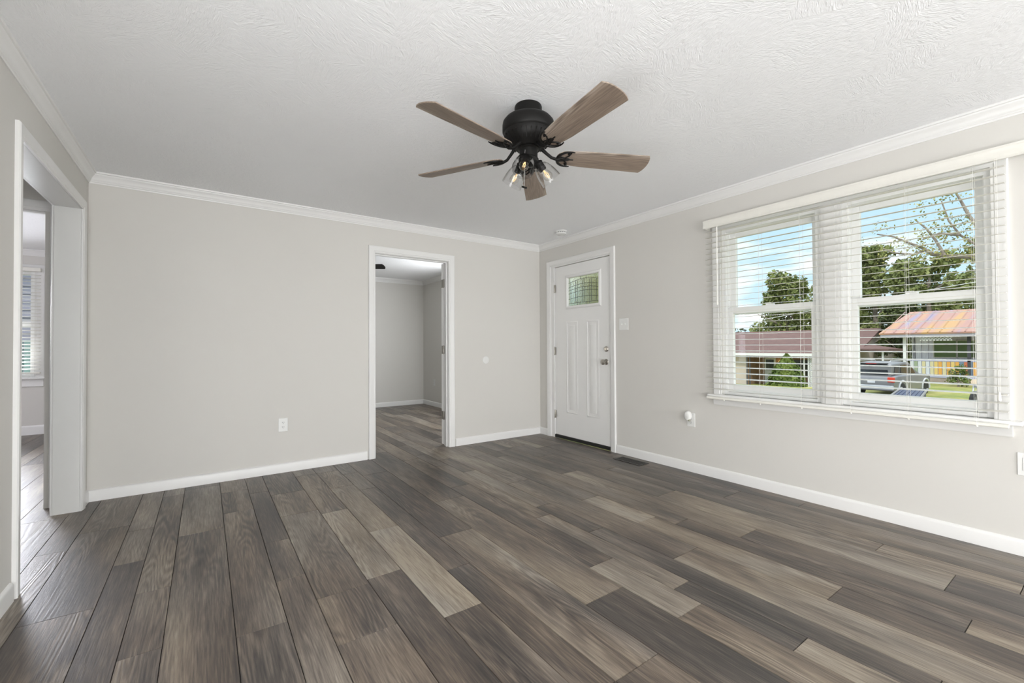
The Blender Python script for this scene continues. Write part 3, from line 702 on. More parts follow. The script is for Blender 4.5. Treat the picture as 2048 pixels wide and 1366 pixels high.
make_fan((-2.16, 1.47, H), -34.0, 'dark ceiling fan beyond the doorway, only one blade tip showing', True)

# ------------------------------------------------------------------ small fittings
def outlet(name, loc, rz, label):
    """local: plate faces -y"""
    r = thing(name, label, 'outlet', loc, rz)
    MB().box(-.037, .037, -.0055, 0, -.059, .059).build('cover_plate', M_PLAST, r, bevel=.0035)
    for z in (.020, -.020):
        b = MB()
        poly = [(.0165*math.cos(t), .0165*math.sin(t)) for t in [2*PI*i/24 for i in range(24)]]; poly = [(x, max(-.0125, min(.0125, y))) for x, y in poly]
        b.add([(x, -.0068, z+y) for x, y in poly]+[(x, -.005, z+y) for x, y in poly], [tuple(range(24)), tuple(range(47, 23, -1))]+[(i, (i+1) % 24, 24+(i+1) % 24, 24+i) for i in range(24)])
        b.box(-.0075, -.0050, -.0072, -.0066, z-.003, z+.007, 1); b.box(.0050, .0075, -.0072, -.0066, z-.002, z+.006, 1)
        b.lathe([(0, -.0001), (.0026, -.0001), (.0026, .0006), (0, .0006)], 10, 1, T=Matrix.Translation((0, -.0066, z-.0085)) @ Matrix.Rotation(PI/2, 4, 'X'))
        b.build('receptacle', [M_PLAST, M_DARKSLOT], r)
    b = MB(); b.lathe([(0, 0), (.003, 0), (.003, .001), (0, .0014)], 10, T=Matrix.Translation((0, -.0055, 0)) @ Matrix.Rotation(PI/2, 4, 'X')); b.build('screw', M_PLAST, r)
    return r
outlet('wall_outlet', (-2.878, 0, .414), 0, 'white duplex outlet low on the blank wall left of the doorway')
outlet('wall_outlet', (0, -2.078, .446), -PI/2, 'white duplex outlet under the window edge with a device plugged in')
outlet('wall_outlet', (0, 3.088, .435), -PI/2, 'tiny white outlet seen through the doorway in the back room')
# large plate cut by the right edge of the photo
r = thing('wall_outlet', 'white wall plate low on the street wall at the right edge of the photo', 'outlet', (0, -3.985, .470), -PI/2)
MB().box(-.058, .058, -.0055, 0, -.059, .059).build('cover_plate', M_PLAST, r, bevel=.0035)
for x in (-.023, .023): MB().box(x-.017, x+.017, -.0075, -.004, -.034, .034).build('receptacle', M_PLAST, r, bevel=.002)
# light switch by the door
r = thing('light_switch', 'white two-gang toggle light switch beside the front door', 'light switch', (0, -1.345, 1.306), -PI/2)
MB().box(-.058, .058, -.0055, 0, -.059, .059).build('cover_plate', M_PLAST, r, bevel=.0035)
for x in (-.023, .023):
    MB().box(-.0045, .0045, -.017, -.004, -.004, .007).build('toggle', M_PLAST, r, bevel=.0015, loc=(x, 0, 0))
# plug-in device
r = thing('plug_in_freshener', 'rounded white plug-in device sticking out of the outlet by the window', 'air freshener', (0, -2.070, .484), -PI/2)
b = MB(); pl_ = [(.030*math.cos(t)*(1.0), .040*math.sin(t)+.0) for t in [2*PI*i/28 for i in range(28)]]
for i, (sc, y) in enumerate(((.94, -.022), (1.0, -.028), (1.0, -.046), (.9, -.054), (.62, -.059))):
    b.v += [(x*sc, y, z*sc) for x, z in pl_]
for i in range(4):
    for k in range(28): b.f.append((i*28+k, i*28+(k+1) % 28, (i+1)*28+(k+1) % 28, (i+1)*28+k)); b.m.append(0)
b.f += [tuple(range(28)), tuple(4*28+k for k in range(28))]; b.m += [0, 0]
b.build('body', M_PLAST, r, smooth=45)
MB().box(-.014, .014, -.024, -.0072, -.038, -.010).build('plug', mat('grey_plastic', (.35, .35, .33), .5), r, bevel=.003)
MB().box(.004, .020, -.052, -.030, -.044, -.022).build('vent', mat('olive_plastic', (.30, .30, .22), .4), r, bevel=.002)
# round wall plate
r = MB(); r.lathe([(0, .009), (.020, .009), (.036, .007), (.042, .004), (.043, 0), (0, 0)], 40, T=Matrix.Rotation(PI/2, 4, 'X'))
tag(r.build('door_bumper', M_PLAST, smooth=35, loc=(-.798, 0, .934)), 'round white wall bumper between the doorway and the room corner', 'wall plate')
# smoke detector
r = thing('smoke_detector', 'round white smoke detector on the ceiling near the front door corner', 'smoke detector', (-.24, -.685, H))
b = MB(); b.lathe([(0, 0), (.066, 0), (.068, -.004), (.068, -.010), (.062, -.012), (.058, -.013), (0, -.013)], 40); b.build('base', M_PLAST, r, smooth=35)
b = MB(); b.lathe([(0, -.013), (.052, -.013), (.052, -.022), (0, -.022)], 32); b.build('vent_ring', mat('grey_vent', (.18, .18, .18), .6), r)
b = MB(); b.lathe([(0, -.021), (.058, -.021), (.060, -.026), (.054, -.036), (.035, -.041), (.016, -.041), (.015, -.039), (0, -.039)], 40)
for k in range(14):
    a = 2*PI*k/14; b.box(.051, .057, -.003, .003, -.022, -.012, T=Matrix.Rotation(a, 4, 'Z'))
b.build('cover', M_PLAST, r, smooth=35)
# floor register
r = thing('floor_register', 'dark metal floor vent by the baseboard right of the front door', 'floor vent', (-.155, -1.545, 0))
b = MB(); b.box(-.068, .068, -.155, -.140, .0, .005); b.box(-.068, .068, .140, .155, .0, .005); b.box(-.068, -.052, -.140, .140, .0, .005); b.box(.052, .068, -.140, .140, .0, .005); b.build('frame', M_REG, r, bevel=.0015)
b = MB(); b.box(-.052, .052, -.140, .140, .0003, .0008, 1)
for k in range(22):
    y = -.135+.27*k/21; b.box(-.052, .052, y-.0025, y+.0025, .001, .004)
b.box(-.002, .002, -.14, .14, .001, .0045); b.build('grille', [M_REG, M_DARKSLOT], r)
#OUTDOORS
# ------------------------------------------------------------------ outdoors, across the street
def sm(t): t = max(0, min(1, t)); return t*t*(3-2*t)
def gz(x, y):
    base = -1.10
    return base - 1.30*sm((x-20)/15)*sm((y-3.5)/4) + 0.22*sm((x-20)/7)*(1-sm((y-3.5)/4))
def ground_mat():
    m, nt, b = newmat('summer_lawn_and_dirt'); t = nt.nodes.new('ShaderNodeTexCoord')
    n = nt.nodes.new('ShaderNodeTexNoise'); n.inputs['Scale'].default_value = .55; n.inputs['Detail'].default_value = 8; n.inputs['Roughness'].default_value = .7
    L(nt, t.outputs['Object'], n.inputs['Vector']); r = nt.nodes.new('ShaderNodeValToRGB'); L(nt, n.outputs['Fac'], r.inputs[0])
    for e, (p, c) in zip([r.color_ramp.elements[0], r.color_ramp.elements[1], r.color_ramp.elements.new(.5), r.color_ramp.elements.new(.6)], [(.3, (.10, .17, .035)), (.8, (.38, .27, .20)), (.48, (.26, .27, .07)), (.62, (.40, .36, .13))]):
        e.position = p; e.color = (*c, 1)
    L(nt, r.outputs[0], b.inputs['Base Color']); b.inputs['Roughness'].default_value = .95; return m
b = MB(); nx_, ny_ = 30, 34
for i in range(nx_+1):
    for j in range(ny_+1):
        x = .2+90*(i/nx_)**1.3; y = -45+110*j/ny_; b.v.append((x, y, gz(x, y)))
for i in range(nx_):
    for j in range(ny_): q = i*(ny_+1)+j; b.f.append((q, q+1, q+ny_+2, q+ny_+1)); b.m.append(0)
g_ = b.build('lawn', ground_mat(), smooth=60); tag(g_, 'patchy summer lawn sloping away beyond the street window', 'lawn'); g_['kind'] = 'structure'
b = MB(); b.box(9.0, 17.0, -45, 60, -1.15, -1.092)
r_ = b.build('street', mat('worn_asphalt', (.17, .165, .165), .9, noise=(3, .12))); r_['kind'] = 'structure'

b = MB(); b.box(17.0, 25.5, .3, 3.6, -1.14, -1.088); r_ = b.build('driveway', mat('gravel_drive', (.20, .19, .18), .95, noise=(8, .3))); r_['kind'] = 'structure'

def leafmat(name, c1, c2, c3):
    m, nt, b = newmat(name); t = nt.nodes.new('ShaderNodeTexCoord')
    n = nt.nodes.new('ShaderNodeTexNoise'); n.inputs['Scale'].default_value = 1.3; n.inputs['Detail'].default_value = 8; n.inputs['Roughness'].default_value = .75
    L(nt, t.outputs['Object'], n.inputs['Vector']); r = nt.nodes.new('ShaderNodeValToRGB'); L(nt, n.outputs['Fac'], r.inputs[0])
    e = r.color_ramp.elements; e[0].position = .32; e[0].color = (*c1, 1); e[1].position = .68; e[1].color = (*c3, 1); m_ = e.new(.5); m_.color = (*c2, 1)
    L(nt, r.outputs[0], b.inputs['Base Color']); b.inputs['Roughness'].default_value = .6; b.inputs['Specular IOR Level'].default_value = .25
    return m
M_LEAF = leafmat('green_leaves', (.085, .115, .035), (.20, .235, .075), (.36, .36, .14))
M_LEAFY = leafmat('yellow_green_leaves', (.16, .18, .05), (.34, .33, .10), (.50, .44, .16))
M_LEAFD = leafmat('dark_green_leaves', (.040, .058, .022), (.085, .11, .038), (.17, .20, .07))
M_CONIF = leafmat('conifer_green', (.05, .09, .02), (.12, .17, .035), (.22, .26, .06))
M_BARK = mat('grey_bark', (.26, .22, .18), .9, noise=(8, .35))
def leaves(rnd, blobs, n, size):
    b = MB(); tot = sum(r[3]**2 for r in blobs)
    for (cx, cy, cz, r) in blobs:
        for _ in range(int(n*r*r/tot)):
            d = Vector((rnd.gauss(0, 1), rnd.gauss(0, 1), rnd.gauss(0, 1))).normalized(); rr = r*(rnd.random()**.45)
            p = Vector((cx, cy, cz))+Vector((d.x*rr, d.y*rr, d.z*rr*.8))
            u = Vector((rnd.gauss(0, 1), rnd.gauss(0, 1), rnd.gauss(0, 1))).normalized(); w = u.orthogonal().normalized(); s_ = size*rnd.uniform(.5, 1.25)
            w = (w*math.cos(rnd.random()*6)+u.cross(w)*math.sin(rnd.random()*6)).normalized(); v = u.cross(w)
            o = len(b.v); b.v += [tuple(p-w*s_*.5), tuple(p+v*s_*.32), tuple(p+w*s_*.5), tuple(p-v*s_*.32)]; b.f.append((o, o+1, o+2, o+3)); b.m.append(0)
    return b
def tree(name, label, x, y, h, w, n, size, lm, seed, group=None, low=.25, cat='tree'):
    rnd = random.Random(seed); z0 = gz(x, y); r = thing(name, label, cat, (x, y, z0), 0, group)
    b = MB(); b.tube([(0, 0, -.3), (.1, .05, h*.35), (-.05, .1, h*.75)], [w*.045, w*.03, w*.012], 10)
    for k in range(7):
        a = rnd.random()*6.28; zz = h*(.3+.07*k); b.tube([(.05, .05, zz), (math.cos(a)*w*.22, math.sin(a)*w*.22, zz+h*.10), (math.cos(a)*w*.38, math.sin(a)*w*.38, zz+h*.16)], [w*.015, w*.010, w*.004], 6)
    b.build('trunk', M_BARK, r, smooth=50)
    bl = []
    for k in range(46):
        t = low+.08+(1-low)*(k+rnd.random())/46*.84; prof = math.sin(PI*min(1, .12+.86*t))**.55
        a = rnd.random()*6.28; rad = w*.38*prof*rnd.random()**.5
        bl.append((math.cos(a)*rad, math.sin(a)*rad, h*t, w*rnd.uniform(.07, .16)))
    leaves(rnd, bl, n, size).build('foliage', lm, r)
    return r
tg = 'trees beyond the far houses'
tree('leafy_tree', 'rounded green tree rising behind the brown-roofed house in the left pane', 53, 19.0, 12.0, 9.0, 9000, .46, M_LEAF, 3, tg, .1)
tree('leafy_tree', 'darker green tree against the right side of the left pane', 64, 17.6, 12.5, 9.5, 8000, .5, M_LEAF, 8, tg, .1)
tree('leafy_tree', 'big tall green tree at the left of the right pane', 52, 10.6, 14.0, 8.0, 11000, .46, M_LEAF, 21, tg, .02)
tree('leafy_tree', 'green tree in the middle of the right pane, lower than its left neighbour', 46, 5.4, 10.6, 7.2, 9000, .40, M_LEAF, 5, tg, .02)
tree('leafy_tree', 'grey-green tree at the right of the right pane behind the salmon roof', 40.5, .6, 9.2, 7.2, 9500, .36, M_LEAF, 17, tg, .02)
tree('leafy_tree', 'dark tree between the two houses behind the silver car', 40.6, 5.9, 7.2, 3.8, 7000, .30, M_LEAFD, 44, tg, .0)
tree('leafy_tree', 'tree just outside, seen blurred through the leaded front door glass', 6.0, 4.6, 4.6, 3.4, 5000, .16, M_LEAFY, 46, None, .05)
rnd = random.Random(77); r = thing('hedge_row', 'long dark hedge of bushes far behind the brown-roofed house', 'hedge', (72, 26, -2.4)); r.scale = (1.25, 1.25, 1.25)
bl = [(rnd.uniform(-1.5, 1.5), -20+k*1.1, rnd.uniform(1.2, 3.9), rnd.uniform(1.4, 2.0)) for k in range(40)]
leaves(rnd, bl, 9000, .5).build('foliage', M_LEAFD, r)
for k in range(12): b = MB(); b.tube([(0, -19+k*3.4, -.3), (0, -19+k*3.4, 3)], .15, 6); b.build('stem', M_BARK, r)
# near tree whose branches reach into the right pane
rnd = random.Random(5); r = thing('sycamore_tree', 'nearer tree with sparse yellow-green leaves reaching in from the right', 'tree', (15, -4.6, gz(15, -4.6)))
o3 = Vector((15, -4.6, gz(15, -4.6)))
def rel(pts, dx=0): return [(dx+i*.05, y+4.6, z-o3.z) for i, (y, z) in enumerate(pts)]
br = [rel([(-4.5, 1.6), (-2.9, 3.0), (-2.05, 3.56), (-1.69, 3.66), (-1.02, 3.79), (-.70, 3.91), (-.48, 4.15), (-.15, 4.38), (.27, 4.69), (.73, 4.88)]),
      rel([(-4.4, 2.2), (-3.0, 3.2), (-2.15, 3.75), (-1.71, 4.54), (-1.54, 4.86), (-1.34, 5.43), (-1.16, 5.91)]),
      rel([(-1.9, 3.62), (-1.7, 3.98), (-1.35, 4.35), (-1.09, 4.86), (-.93, 5.52)]), rel([(-1.02, 3.79), (-.81, 4.31), (-.58, 4.75), (-.35, 5.04)]),
      rel([(-.6, 4.05), (-.3, 3.95), (.2, 4.1), (.5, 4.3)]), rel([(-1.7, 4.5), (-2.3, 5.0), (-3.0, 5.6)]), rel([(-1.35, 4.35), (-.9, 4.5), (-.5, 4.4)])]
b = MB(); b.tube([(0, 0, -.3), (.1, .05, 2.2), (.05, .1, 4.2), (.2, 0, 7)], [.30, .24, .18, .06], 12)
for i, q in enumerate(br): n_ = len(q); b.tube(q, [(.085 if i < 2 else .035)*(1-j/n_)+.010 for j in range(n_)], 7)
b.build('trunk', M_BARK, r, smooth=50)
bl = []
for i, q in enumerate(br):
    for j in range(2 if i < 2 else 0, len(q)):
        for _ in range(3): p = q[j]; bl.append((p[0]+rnd.gauss(0, .2), p[1]+rnd.gauss(0, .20), p[2]+rnd.gauss(0, .20), rnd.uniform(.14, .34)))
for _ in range(14): bl.append((rnd.gauss(0, .4), rnd.uniform(2.2, 4.4), 5.2+rnd.gauss(0, .7), .22))
for _ in range(16): bl.append((rnd.gauss(0, .8), rnd.gauss(0, 1.0), 6.5+rnd.gauss(0, 1.0), .8))
leaves(rnd, bl, 4200, .085).build('foliage', M_LEAFY, r)
# conical shrub
r = thing('conical_shrub', 'clipped cone-shaped evergreen shrub in front of the brown-roofed house', 'shrub', (26, 8.05, gz(26, 8.05)))
rnd = random.Random(9); h_ = .52-gz(26, 8.05); b = MB()
for _ in range(5200):
    t = rnd.random()**1.35; a = rnd.random()*2*PI; rad = .98*math.sin(PI*min(1, .42+.58*t))**.9*(1.0+.10*math.sin(7*a)+.05*math.sin(23*t))*rnd.uniform(.82, 1.03); rad *= (1-.15*t)
    p = Vector((rad*math.cos(a), rad*math.sin(a), h_*t)); s_ = .10; u = Vector((math.cos(a)+rnd.gauss(0, .5), math.sin(a)+rnd.gauss(0, .5), rnd.gauss(.3, .5))).normalized(); w_ = u.orthogonal().normalized(); v_ = u.cross(w_)
    o = len(b.v); b.v += [tuple(p-w_*s_), tuple(p-v_*s_*.6), tuple(p+w_*s_), tuple(p+v_*s_*.6)]; b.f.append((o, o+1, o+2, o+3)); b.m.append(0)
b.build('foliage', M_CONIF, r); b = MB(); b.tube([(0, 0, -.2), (0, 0, h_*.8)], [.09, .03], 8); b.build('stem', M_BARK, r)
# small bush by the porch
tree('garden_bush', 'small bright green bush in front of the coloured porch boards', 25.6, .45, 1.0, 1.1, 900, .10, M_CONIF, 66, None, .0, 'bush')

# house with the brown roof
M_SHINGLE = mat('reddish_brown_shingles', (.15, .088, .078), .9, noise=(2.2, .18, (1, 1, 6)), bump=(25, .3, .02))
M_SIDE = mat('pale_pink_siding', (.62, .53, .47), .7, noise=(1.2, .04), bump=(1, 0, 0))
M_TAN = mat('tan_brick', (.38, .24, .15), .85, noise=(6, .2))
M_FASC = mat('white_fascia', (.78, .78, .80), .5)
M_DKGL = mat('dark_window_glass', (.03, .035, .04), .12)
r = thing('brown_roof_house', 'low house with reddish brown roof and open porch across the street', 'house', (36, 13, -2.55))
def rx(x): return x-36
def ry(y): return y-13
def rz_(z): return z+2.55
def hb(b, x0, x1, y0, y1, z0, z1, mi=0): b.box(rx(x0), rx(x1), ry(y0), ry(y1), rz_(z0), rz_(z1), mi)
def slabroof(b, xe, ze, xr, zr, y0, y1, th=.12, xb=None):
    xb = xb or (2*xr-xe)
    P_ = [(xe, ze), (xr, zr), (xb, ze), (xb, ze-th), (xr, zr-th), (xe, ze-th)]
    b.add([(rx(x), ry(y0), rz_(z)) for x, z in P_]+[(rx(x), ry(y1), rz_(z)) for x, z in P_], [(0, 1, 7, 6), (1, 2, 8, 7), (2, 3, 9, 8), (3, 4, 10, 9), (4, 5, 11, 10), (5, 0, 6, 11), (0, 5, 4, 1), (1, 4, 3, 2), (6, 7, 10, 11), (7, 8, 9, 10)])
b = MB(); slabroof(b, 35.4, .42, 41, 2.42, 7.3, 19.5); b.build('roof', M_SHINGLE, r)
b = MB(); hb(b, 35.36, 35.42, 7.3, 19.5, .18, .42); b.build('fascia', M_FASC, r)
b = MB()
hb(b, 36.1, 36.3, 15.6, 19.2, -2.7, .25); hb(b, 36.1, 36.3, 7.6, 10.5, -2.7, .25); hb(b, 36.1, 46, 7.6, 7.8, -2.7, .25); hb(b, 36.1, 46, 19.0, 19.2, -2.7, .25); hb(b, 45.8, 46, 7.6, 19.2, -2.7, .25)
for y_ in (7.6, 19.0): b.add([(rx(36.1), ry(y_), rz_(.25)), (rx(45.9), ry(y_), rz_(.25)), (rx(41), ry(y_), rz_(2.2)), (rx(36.1), ry(y_+.2), rz_(.25)), (rx(45.9), ry(y_+.2), rz_(.25)), (rx(41), ry(y_+.2), rz_(2.2))], [(0, 1, 2), (5, 4, 3), (0, 1, 4, 3), (1, 2, 5, 4), (2, 0, 3, 5)])
b.build('siding', M_SIDE, r)
b = MB(); hb(b, 38.0, 38.2, 10.5, 15.6, -2.7, .25); hb(b, 36.3, 38.0, 15.5, 15.6, -2.7, .25); b.build('porch_wall', M_TAN, r)
dd = MB(); hb(dd, 37.94, 38.0, 13.95, 14.9, -2.4, -.05); dd = dd.build('front_door', M_FASC, r)
b = MB(); hb(b, 37.92, 37.94, 14.1, 14.75, -1.15, -.2); b.build('door_window', M_DKGL, dd)
b = MB(); hb(b, 37.92, 38.0, 11.2, 12.6, -1.6, -.2); b.build('window', M_DKGL, r)
b = MB(); b.lathe([(0, -.10), (.07, -.08), (.10, 0), (.07, .08), (0, .10)], 14, T=Matrix.Translation((rx(37.85), ry(13.55), rz_(-.35)))); b.build('porch_lamp', M_PORCHLAMP, r)
b = MB(); hb(b, 35.6, 38.1, 9.9, 15.9, -2.62, -2.42); b.build('porch_deck', mat('grey_deck', (.33, .33, .35), .8), r)
for y_ in (15.35, 15.1, 11.75, 10.85, 10.55):
    b = MB(); hb(b, 35.72, 35.80, y_-.04, y_+.04, -2.5, .25); b.build('porch_post', mat('dark_post', (.10, .10, .11), .6) if y_ > 15 else M_FASC, r)
def lattice(name, par, x, y0, y1, z0, z1, m, st=.17, w=.028, o=(0, 0, 0)):
    b = MB(); W_, H_ = y1-y0, z1-z0; k = -H_
    while k < W_:
        for s_ in (1, -1):
            a0 = max(0, k); a1 = min(W_, k+H_)
            if a1-a0 > .03:
                p0 = (a0, a0-k); p1 = (a1, a1-k)
                if s_ < 0: p0 = (W_-p0[0], p0[1]); p1 = (W_-p1[0], p1[1])
                d = (.005 if s_ > 0 else -.005)
                b.tube([(x+d-o[0], y0+p0[0]-o[1], z0+p0[1]-o[2]), (x+d-o[0], y0+p1[0]-o[1], z0+p1[1]-o[2])], w/2, 4)
        k += st
    return b.build(name, m, par)
lattice('lattice_panel', r, 35.78, 11.8, 12.35, -1.9, .15, M_FASC, .16, .06, (36, 13, -2.55))
lattice('lattice_panel', r, 35.78, 10.0, 10.5, -2.3, .05, M_FASC, .16, .06, (36, 13, -2.55))
b = MB(); hb(b, 34.6, 38, 5.3, 7.6, .62, .80); b.add([(rx(34.5), ry(7.6), rz_(.8)), (rx(34.5), ry(5.4), rz_(.62)), (rx(38.5), ry(5.4), rz_(.75)), (rx(38.5), ry(7.6), rz_(1.15))], [(0, 1, 2, 3)]); b.build('carport_roof', M_SHINGLE, r)
for y_ in (5.6, 7.3): b = MB(); hb(b, 34.8, 34.9, y_, y_+.1, -2.6, .64); b.build('carport_post', M_FASC, r)

# salmon metal-roofed house
def roofmat():
    m, nt, b = newmat('weathered_salmon_metal'); t = nt.nodes.new('ShaderNodeTexCoord'); mp_ = nt.nodes.new('ShaderNodeMapping'); mp_.inputs['Scale'].default_value = (.16, 1.5, .3); mp_.inputs['Rotation'].default_value = (0, 0, .35)
    L(nt, t.outputs['Object'], mp_.inputs[0]); n = nt.nodes.new('ShaderNodeTexNoise'); n.inputs['Scale'].default_value = 1; n.inputs['Detail'].default_value = 2; L(nt, mp_.outputs[0], n.inputs['Vector'])
    r = nt.nodes.new('ShaderNodeValToRGB'); L(nt, n.outputs['Fac'], r.inputs[0]); e = r.color_ramp.elements
    e[0].position = .40; e[0].color = (.25, .21, .30, 1); e[1].position = .66; e[1].color = (.44, .25, .09, 1); q = e.new(.47); q.color = (.36, .19, .16, 1); q = e.new(.56); q.color = (.39, .21, .155, 1)
    L(nt, r.outputs[0], b.inputs['Base Color']); b.inputs['Roughness'].default_value = .5; return m
M_LAV = mat('pale_lavender_boards', (.74, .73, .78), .7, noise=(7, .12, (1, 6, .3)))
o2 = (27, 0, gz(27, 0)); r = thing('salmon_roof_house', 'porch-fronted house with a faded salmon metal roof, in the right pane', 'house', o2)
def h2(b, x0, x1, y0, y1, z0, z1, mi=0): b.box(x0-o2[0], x1-o2[0], y0-o2[1], y1-o2[1], z0-o2[2], z1-o2[2], mi)
def P2(x, y, z): return (x-o2[0], y-o2[1], z-o2[2])
b = MB(); b.add([P2(26.9, 3.75, 1.70), P2(31, 3.35, 3.02), P2(31, -10, 3.02), P2(26.9, -10, 1.70), P2(35.1, 3.75, 1.70), P2(35.1, -10, 1.70), P2(26.9, 3.75, 1.62), P2(31, 3.35, 2.94), P2(31, -10, 2.94), P2(26.9, -10, 1.62), P2(35.1, 3.75, 1.62), P2(35.1, -10, 1.62)],
      [(0, 1, 2, 3), (1, 4, 5, 2), (6, 7, 8, 9), (7, 10, 11, 8), (0, 3, 9, 6), (4, 5, 11, 10), (0, 1, 7, 6), (1, 4, 10, 7), (2, 3, 9, 8), (5, 2, 8, 11)])
yy = 3.6
while yy > -9.5:
    b.add([P2(26.9, yy, 1.705), P2(31, yy, 3.025), P2(31, yy-.03, 3.05), P2(26.9, yy-.03, 1.735), P2(31, yy-.06, 3.025), P2(26.9, yy-.06, 1.705)], [(0, 1, 2, 3), (2, 4, 5, 3)]); yy -= .45
b.build('roof', roofmat(), r)
b = MB(); h2(b, 26.93, 26.99, -10, 3.7, 1.46, 1.64); b.build('fascia', mat('grey_lilac_trim', (.40, .38, .44), .6), r)
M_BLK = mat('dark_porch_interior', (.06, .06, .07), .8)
M_GRNW = mat('green_curtained_window', (.10, .17, .035), .35, noise=(1.5, .15))
b = MB(); h2(b, 29.2, 29.35, .25, 2.85, -1.1, 1.62); h2(b, 29.2, 35, 2.75, 2.9, -1.1, 1.62); h2(b, 29.2, 29.35, -9.8, -1.6, -1.1, 1.62); h2(b, 34.8, 35, -9.8, 2.9, -1.1, 1.62)
b.add([P2(27.0, 2.9, 1.62), P2(35, 2.9, 1.62), P2(31, 2.9, 2.9)], [(0, 1, 2)])
k = 2.8
while k > .3: h2(b, 29.17, 29.2, k-.02, k+.02, -1.05, 1.6); k -= .28
b.build('wall_boards', M_LAV, r)
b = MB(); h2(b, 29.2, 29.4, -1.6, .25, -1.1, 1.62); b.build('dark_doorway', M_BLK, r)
for (a, c) in ((1.10, 1.95), (.42, 1.04)):
    b = MB(); h2(b, 29.10, 29.16, a, c, .40, 1.27); w_ = b.build('window', M_GRNW, r)
    b = MB(); h2(b, 29.07, 29.13, a-.04, a, .36, 1.31); h2(b, 29.07, 29.13, c, c+.04, .36, 1.31); h2(b, 29.07, 29.13, a, c, 1.27, 1.31); h2(b, 29.07, 29.13, a, c, .36, .40); b.build('frame', mat('cream_trim', (.62, .60, .48), .6), w_)
for y_ in (2.78, .36, -.35, -3.0, -6.0):
    b = MB(); h2(b, 27.3, 27.42, y_-.06, y_+.06, -1.05, 1.6); b.build('porch_post', M_FASC if y_ > 2 else M_BLK, r)
b = MB(); h2(b, 27.2, 29.3, -9.8, 2.9, -.62, -.50); b.build('porch_deck', mat('lilac_deck', (.42, .42, .55), .6), r)
b = MB(); h2(b, 27.22, 27.30, -9.6, 2.85, -1.15, -.62); b.build('porch_skirt', mat('earthy_block', (.36, .29, .25), .9, noise=(3, .2)), r)
b = MB(); h2(b, 27.30, 27.38, -9.6, 2.8, .22, .28); b.build('porch_rail', mat('lilac_rail', (.45, .45, .60), .6), r)
cols = {'a': (.62, .55, .33), 'o': (.72, .36, .07), 'y': (.70, .50, .16), 'w': (.60, .62, .64), 'b': (.16, .22, .30), 'r': (.55, .15, .07), 'g': (.30, .36, .24)}
pm = {k: mat('painted_board_'+n_, cols[k], .7) for k, n_ in zip('aoywbrg', ('cream', 'orange', 'yellow', 'white', 'navy', 'red', 'olive'))}
yy = 2.55
for ch in 'wgwawayoaoyobrbogbaobyrowbagoybwo':
    b = MB(); h2(b, 27.31, 27.35, yy-.13, yy, -.48, .20); b.build('porch_board', pm[ch], r); yy -= .155
lattice('lattice_trim', r, 27.05, .9, 2.1, 1.27, 1.55, M_FASC, .13, .035, o2)

# silver SUV
cx_, cy_, cz_ = 19.25, 2.0, -1.088
r = thing('silver_suv', 'silver sport utility vehicle parked on the street, seen from behind', 'car', (cx_, cy_, cz_), R_(-6)); r.scale = (.82, .82, .82)
M_SILV = mat('silver_car_paint', (.27, .27, .28), .32, metal=.4, noise=(4, .03)); M_SILVL = mat('light_fender_plastic', (.55, .56, .58), .35)
M_TIRE = mat('tyre_rubber', (.02, .02, .02), .8); M_RIM = mat('alloy_rim', (.5, .5, .5), .3, metal=.8); M_CARGL = mat('tinted_car_glass', (.025, .03, .035), .08)
def loft(b, secs, mi=0):
    n = len(secs[0]); o = len(b.v)
    for s_ in secs: b.v += s_
    for i in range(len(secs)-1):
        for k in range(n): b.f.append((o+i*n+k, o+i*n+(k+1) % n, o+(i+1)*n+(k+1) % n, o+(i+1)*n+k)); b.m.append(mi)
    b.f.append(tuple(o+k for k in range(n))); b.f.append(tuple(o+(len(secs)-1)*n+k for k in range(n-1, -1, -1))); b.m += [mi, mi]
def sec(x, hw, z0, z1, rad=.12, n=5):
    pts = []
    for (sy, sz, a0) in ((1, 1, 0), (-1, 1, 90), (-1, -1, 180), (1, -1, 270)):
        for i in range(n):
            a = R_(a0+90*i/(n-1)); cyy = sy*(hw-rad); czz = (z1-rad) if sz > 0 else (z0+rad)
            pts.append((x, cyy+rad*math.cos(a), czz+rad*math.sin(a)))
    return pts
b = MB(); loft(b, [sec(0, .80, .42, .95, .14), sec(.07, .90, .34, 1.06, .12), (sec(.5, .93, .32, 1.12, .10)), sec(2.0, .94, .30, 1.12, .10), sec(3.4, .94, .30, 1.12, .10), sec(3.65, .93, .32, 1.10, .12), sec(4.4, .90, .34, 1.04, .14), sec(4.70, .80, .40, .92, .16)])
b.build('body', M_SILV, r, smooth=40)
b = MB(); loft(b, [sec(.12, .78, 1.02, 1.62, .10), sec(.28, .76, 1.05, 1.74, .14), sec(1.6, .76, 1.05, 1.79, .14), sec(2.35, .74, 1.05, 1.74, .14), sec(2.75, .76, 1.05, 1.45, .12), sec(3.35, .80, 1.02, 1.13, .04)])
gh = b.build('cabin', M_SILV, r, smooth=40)
def pane(name, pts): 
    c = sum((Vector(p) for p in pts), Vector())/len(pts); n_ = (Vector(pts[1])-Vector(pts[0])).cross(Vector(pts[2])-Vector(pts[0])).normalized()
    b = MB(); q = [Vector(p) for p in pts]; b.add([tuple(p+n_*.012) for p in q]+[tuple(p-n_*.012) for p in q], [(0, 1, 2, 3), (7, 6, 5, 4), (0, 1, 5, 4), (1, 2, 6, 5), (2, 3, 7, 6), (3, 0, 4, 7)]); b.build(name, M_CARGL, r)
pane('rear_window', [(.108, -.66, 1.13), (.108, .66, 1.13), (.150, .62, 1.58), (.150, -.62, 1.58)])
